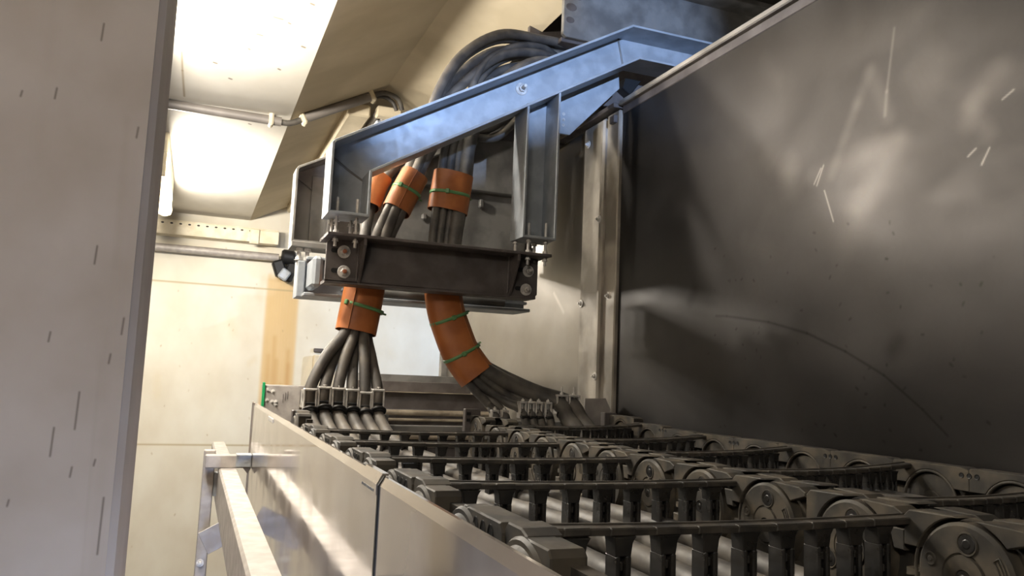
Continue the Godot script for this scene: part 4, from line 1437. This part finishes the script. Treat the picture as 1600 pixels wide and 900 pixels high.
func ceiling_things() -> void:
	lamp_thing(4.25, 5.33, "glowing strip lamp beyond the pillar, its end just showing")
	lamp_thing(1.85, 2.93, "nearer strip lamp hidden behind the pillar top")
	lamp_thing(-1.5, -0.42, "added fill lamp behind the viewer that brightens the camera side", -0.8, 0.42)  # added fill light for the front faces of pillar, trough and chains
	var t := thing("conduit", "grey plastic conduit clipped across the ceiling from the pillar to the ridge", "conduit", P(0.2, 1.14, 3.7))
	var o := -t.position
	var st := mb()
	tube(st, PackedVector3Array([P(-3.0, 1.128, 3.7), P(-0.2, 1.128, 3.7), P(0.29, 1.124, 3.7)]), 0.021, 14)
	put("straight_pipe", fin(st), M.conduit, t, o)
	st = mb()
	tube(st, PackedVector3Array([P(0.385, 1.155, 3.7), P(0.70, 1.318, 3.7)]), 0.023, 14)
	put("rising_pipe", fin(st), M.conduit, t, o)
	st = mb()
	tube(st, spline([P(0.28, 1.124, 3.705), P(0.33, 1.126, 3.705), P(0.40, 1.160, 3.705)], 5), 0.014, 10)
	tube(st, spline([P(0.69, 1.314, 3.69), P(0.755, 1.338, 3.69), P(0.82, 1.318, 3.69), P(0.845, 1.27, 3.70)], 6), 0.012, 10)
	tube(st, spline([P(0.69, 1.309, 3.72), P(0.75, 1.33, 3.72), P(0.80, 1.31, 3.72), P(0.822, 1.27, 3.72)], 6), 0.010, 10)
	put("bare_cable", fin(st), M.cable_old, t, o)
	for k in [[0.245, 1.126, 0.0], [0.385, 1.153, 0.48], [0.695, 1.314, 0.48]]:
		st = mb()
		box(st, P(k[0], k[1], 3.7), Vector3(0.022, 0.062, 0.062), 0.008, Basis(Vector3(0, 0, 1), k[2]))
		put("clip", fin(st), M.cream, t, o)
	t = thing("ceiling_duct", "pale trunking with dark pipes running along the ceiling ridge", "duct", P(0.7, 1.3, 4.5))
	o = -t.position
	st = mb()
	span(st, P(0.60, 1.235, 3.78), P(0.71, 1.30, 6.45), 0.008)
	put("trunking", fin(st), M.concrete_raw, t, o)
	for k in [[0.745, 0.016], [0.785, 0.018], [0.828, 0.014]]:
		st = mb()
		tube(st, PackedVector3Array([P(k[0], 1.262, 3.74), P(k[0], 1.262, 6.45)]), k[1], 10)
		put("pipe", fin(st), M.conduit, t, o)
	st = mb()
	span(st, P(0.73, 1.235, 3.72), P(0.85, 1.285, 3.78), 0.006)
	put("pipe_clamp", fin(st), M.concrete_raw, t, o)
	# the cool lamp out of sight behind the far side sheet; its light is end_light
	t = thing("wall_lamp", "small cool white lamp out of sight behind the far side sheet", "lamp", P(2.5, 0.5, 4.88))
	var face := Basis.looking_at(P(1.6, 0.2, 6.5) - P(2.5, 0.5, 4.9))
	st = mb()
	box(st, face * Vector3(0, 0, 0.05), Vector3(0.16, 0.12, 0.05), 0.006, face)
	put("case", fin(st), M.black, t)
	st = mb()
	box(st, face * Vector3(0, 0, 0.023), Vector3(0.13, 0.09, 0.004), 0.0, face)
	put("light_face", fin(st), M.led, t)
	st = mb()
	tube(st, PackedVector3Array([face * Vector3(0, 0, 0.06), Vector3(0.7, 0, 0)]), 0.012, 8)
	put("wall_arm", fin(st), M.black, t)
	# a cool lamp standing on the floor under the viewer
	t = thing("floor_lamp", "small cool white lamp standing on the floor below the viewer", "lamp", P(0.02, -1.6, 0.75))
	st = mb()
	lathe(st, [Vector2(0, 0), Vector2(0.12, 0), Vector2(0.12, 0.02), Vector2(0.03, 0.05), Vector2(0.015, 0.42), Vector2(0.04, 0.44), Vector2(0, 0.44)], aim(Vector3.ZERO, Vector3.UP), 20)
	put("stand", fin(st), M.black, t)
	st = mb()
	lathe(st, [Vector2(0, 0.44), Vector2(0.045, 0.46), Vector2(0.06, 0.51), Vector2(0.045, 0.56), Vector2(0, 0.58)], aim(Vector3.ZERO, Vector3.UP), 20)
	put("light_bulb", fin(st), M.led, t)
	var fl := OmniLight3D.new()
	fl.name = "floor_light"
	add_child(fl)
	fl.position = P(0.02, -1.09, 0.75)
	fl.light_color = Color(0.72, 0.82, 1.0)
	fl.light_energy = 1.3
	fl.light_size = 0.04
	fl.omni_range = 9.0
	fl.omni_attenuation = 2.0
	fl.shadow_enabled = true
	# the cool work lamp behind the viewer
	t = thing("work_lamp", "small cool white floodlight hanging behind the viewer", "lamp", P(0.62, 0.98, -0.66))
	st = mb()
	span(st, Vector3(-0.09, -0.06, 0.0), Vector3(0.09, 0.06, 0.05), 0.006)
	put("case", fin(st), M.black, t)
	st = mb()
	span(st, Vector3(-0.075, -0.045, -0.004), Vector3(0.075, 0.045, 0.0))
	put("light_face", fin(st), M.led, t)
	# hinged flap below the beam: its tilted edge cuts the light off
	st = mb()
	var cut := func(x: float, y: float) -> Vector3: return (P(x, y, 2.1) - P(0.62, 0.98, -0.60)) * 0.11 + P(0.62, 0.98, -0.60) - P(0.62, 0.98, -0.66)
	var ea: Vector3 = cut.call(-0.1, 0.38)
	var eb: Vector3 = cut.call(0.885, 0.765)
	var ec: Vector3 = cut.call(1.7, 0.80)
	for q in [[ea, eb], [eb, ec]]:
		prism(st, [Vector2(q[0].x, q[0].y), Vector2(q[1].x, q[1].y), Vector2(q[1].x, -0.12), Vector2(q[0].x, -0.12)], Transform3D.IDENTITY, q[0].z - 0.002, q[0].z)
	span(st, Vector3(ea.x, -0.12, ea.z - 0.002), Vector3(ec.x, -0.11, 0.02))
	put("flap", fin(st), M.black, t)
	st = mb()
	var ta: Vector3 = cut.call(0.1, 0.60)
	var tb: Vector3 = cut.call(1.045, 1.17)
	var tc: Vector3 = cut.call(1.9, 1.48)
	var td: Vector3 = cut.call(1.05, 1.42)
	for q in [[ta, tb], [td, tc]]:
		prism(st, [Vector2(q[0].x, q[0].y), Vector2(q[1].x, q[1].y), Vector2(q[1].x, 0.14), Vector2(q[0].x, 0.14)], Transform3D.IDENTITY, q[0].z - 0.002, q[0].z)
	span(st, Vector3(ta.x, 0.13, ta.z - 0.002), Vector3(tc.x, 0.14, 0.02))
	put("flap", fin(st), M.black, t)
	st = mb()
	tube(st, PackedVector3Array([Vector3(0, 0.05, 0.03), Vector3(0, 0.36, 0.03)]), 0.008, 8)
	put("hanger", fin(st), M.black, t)
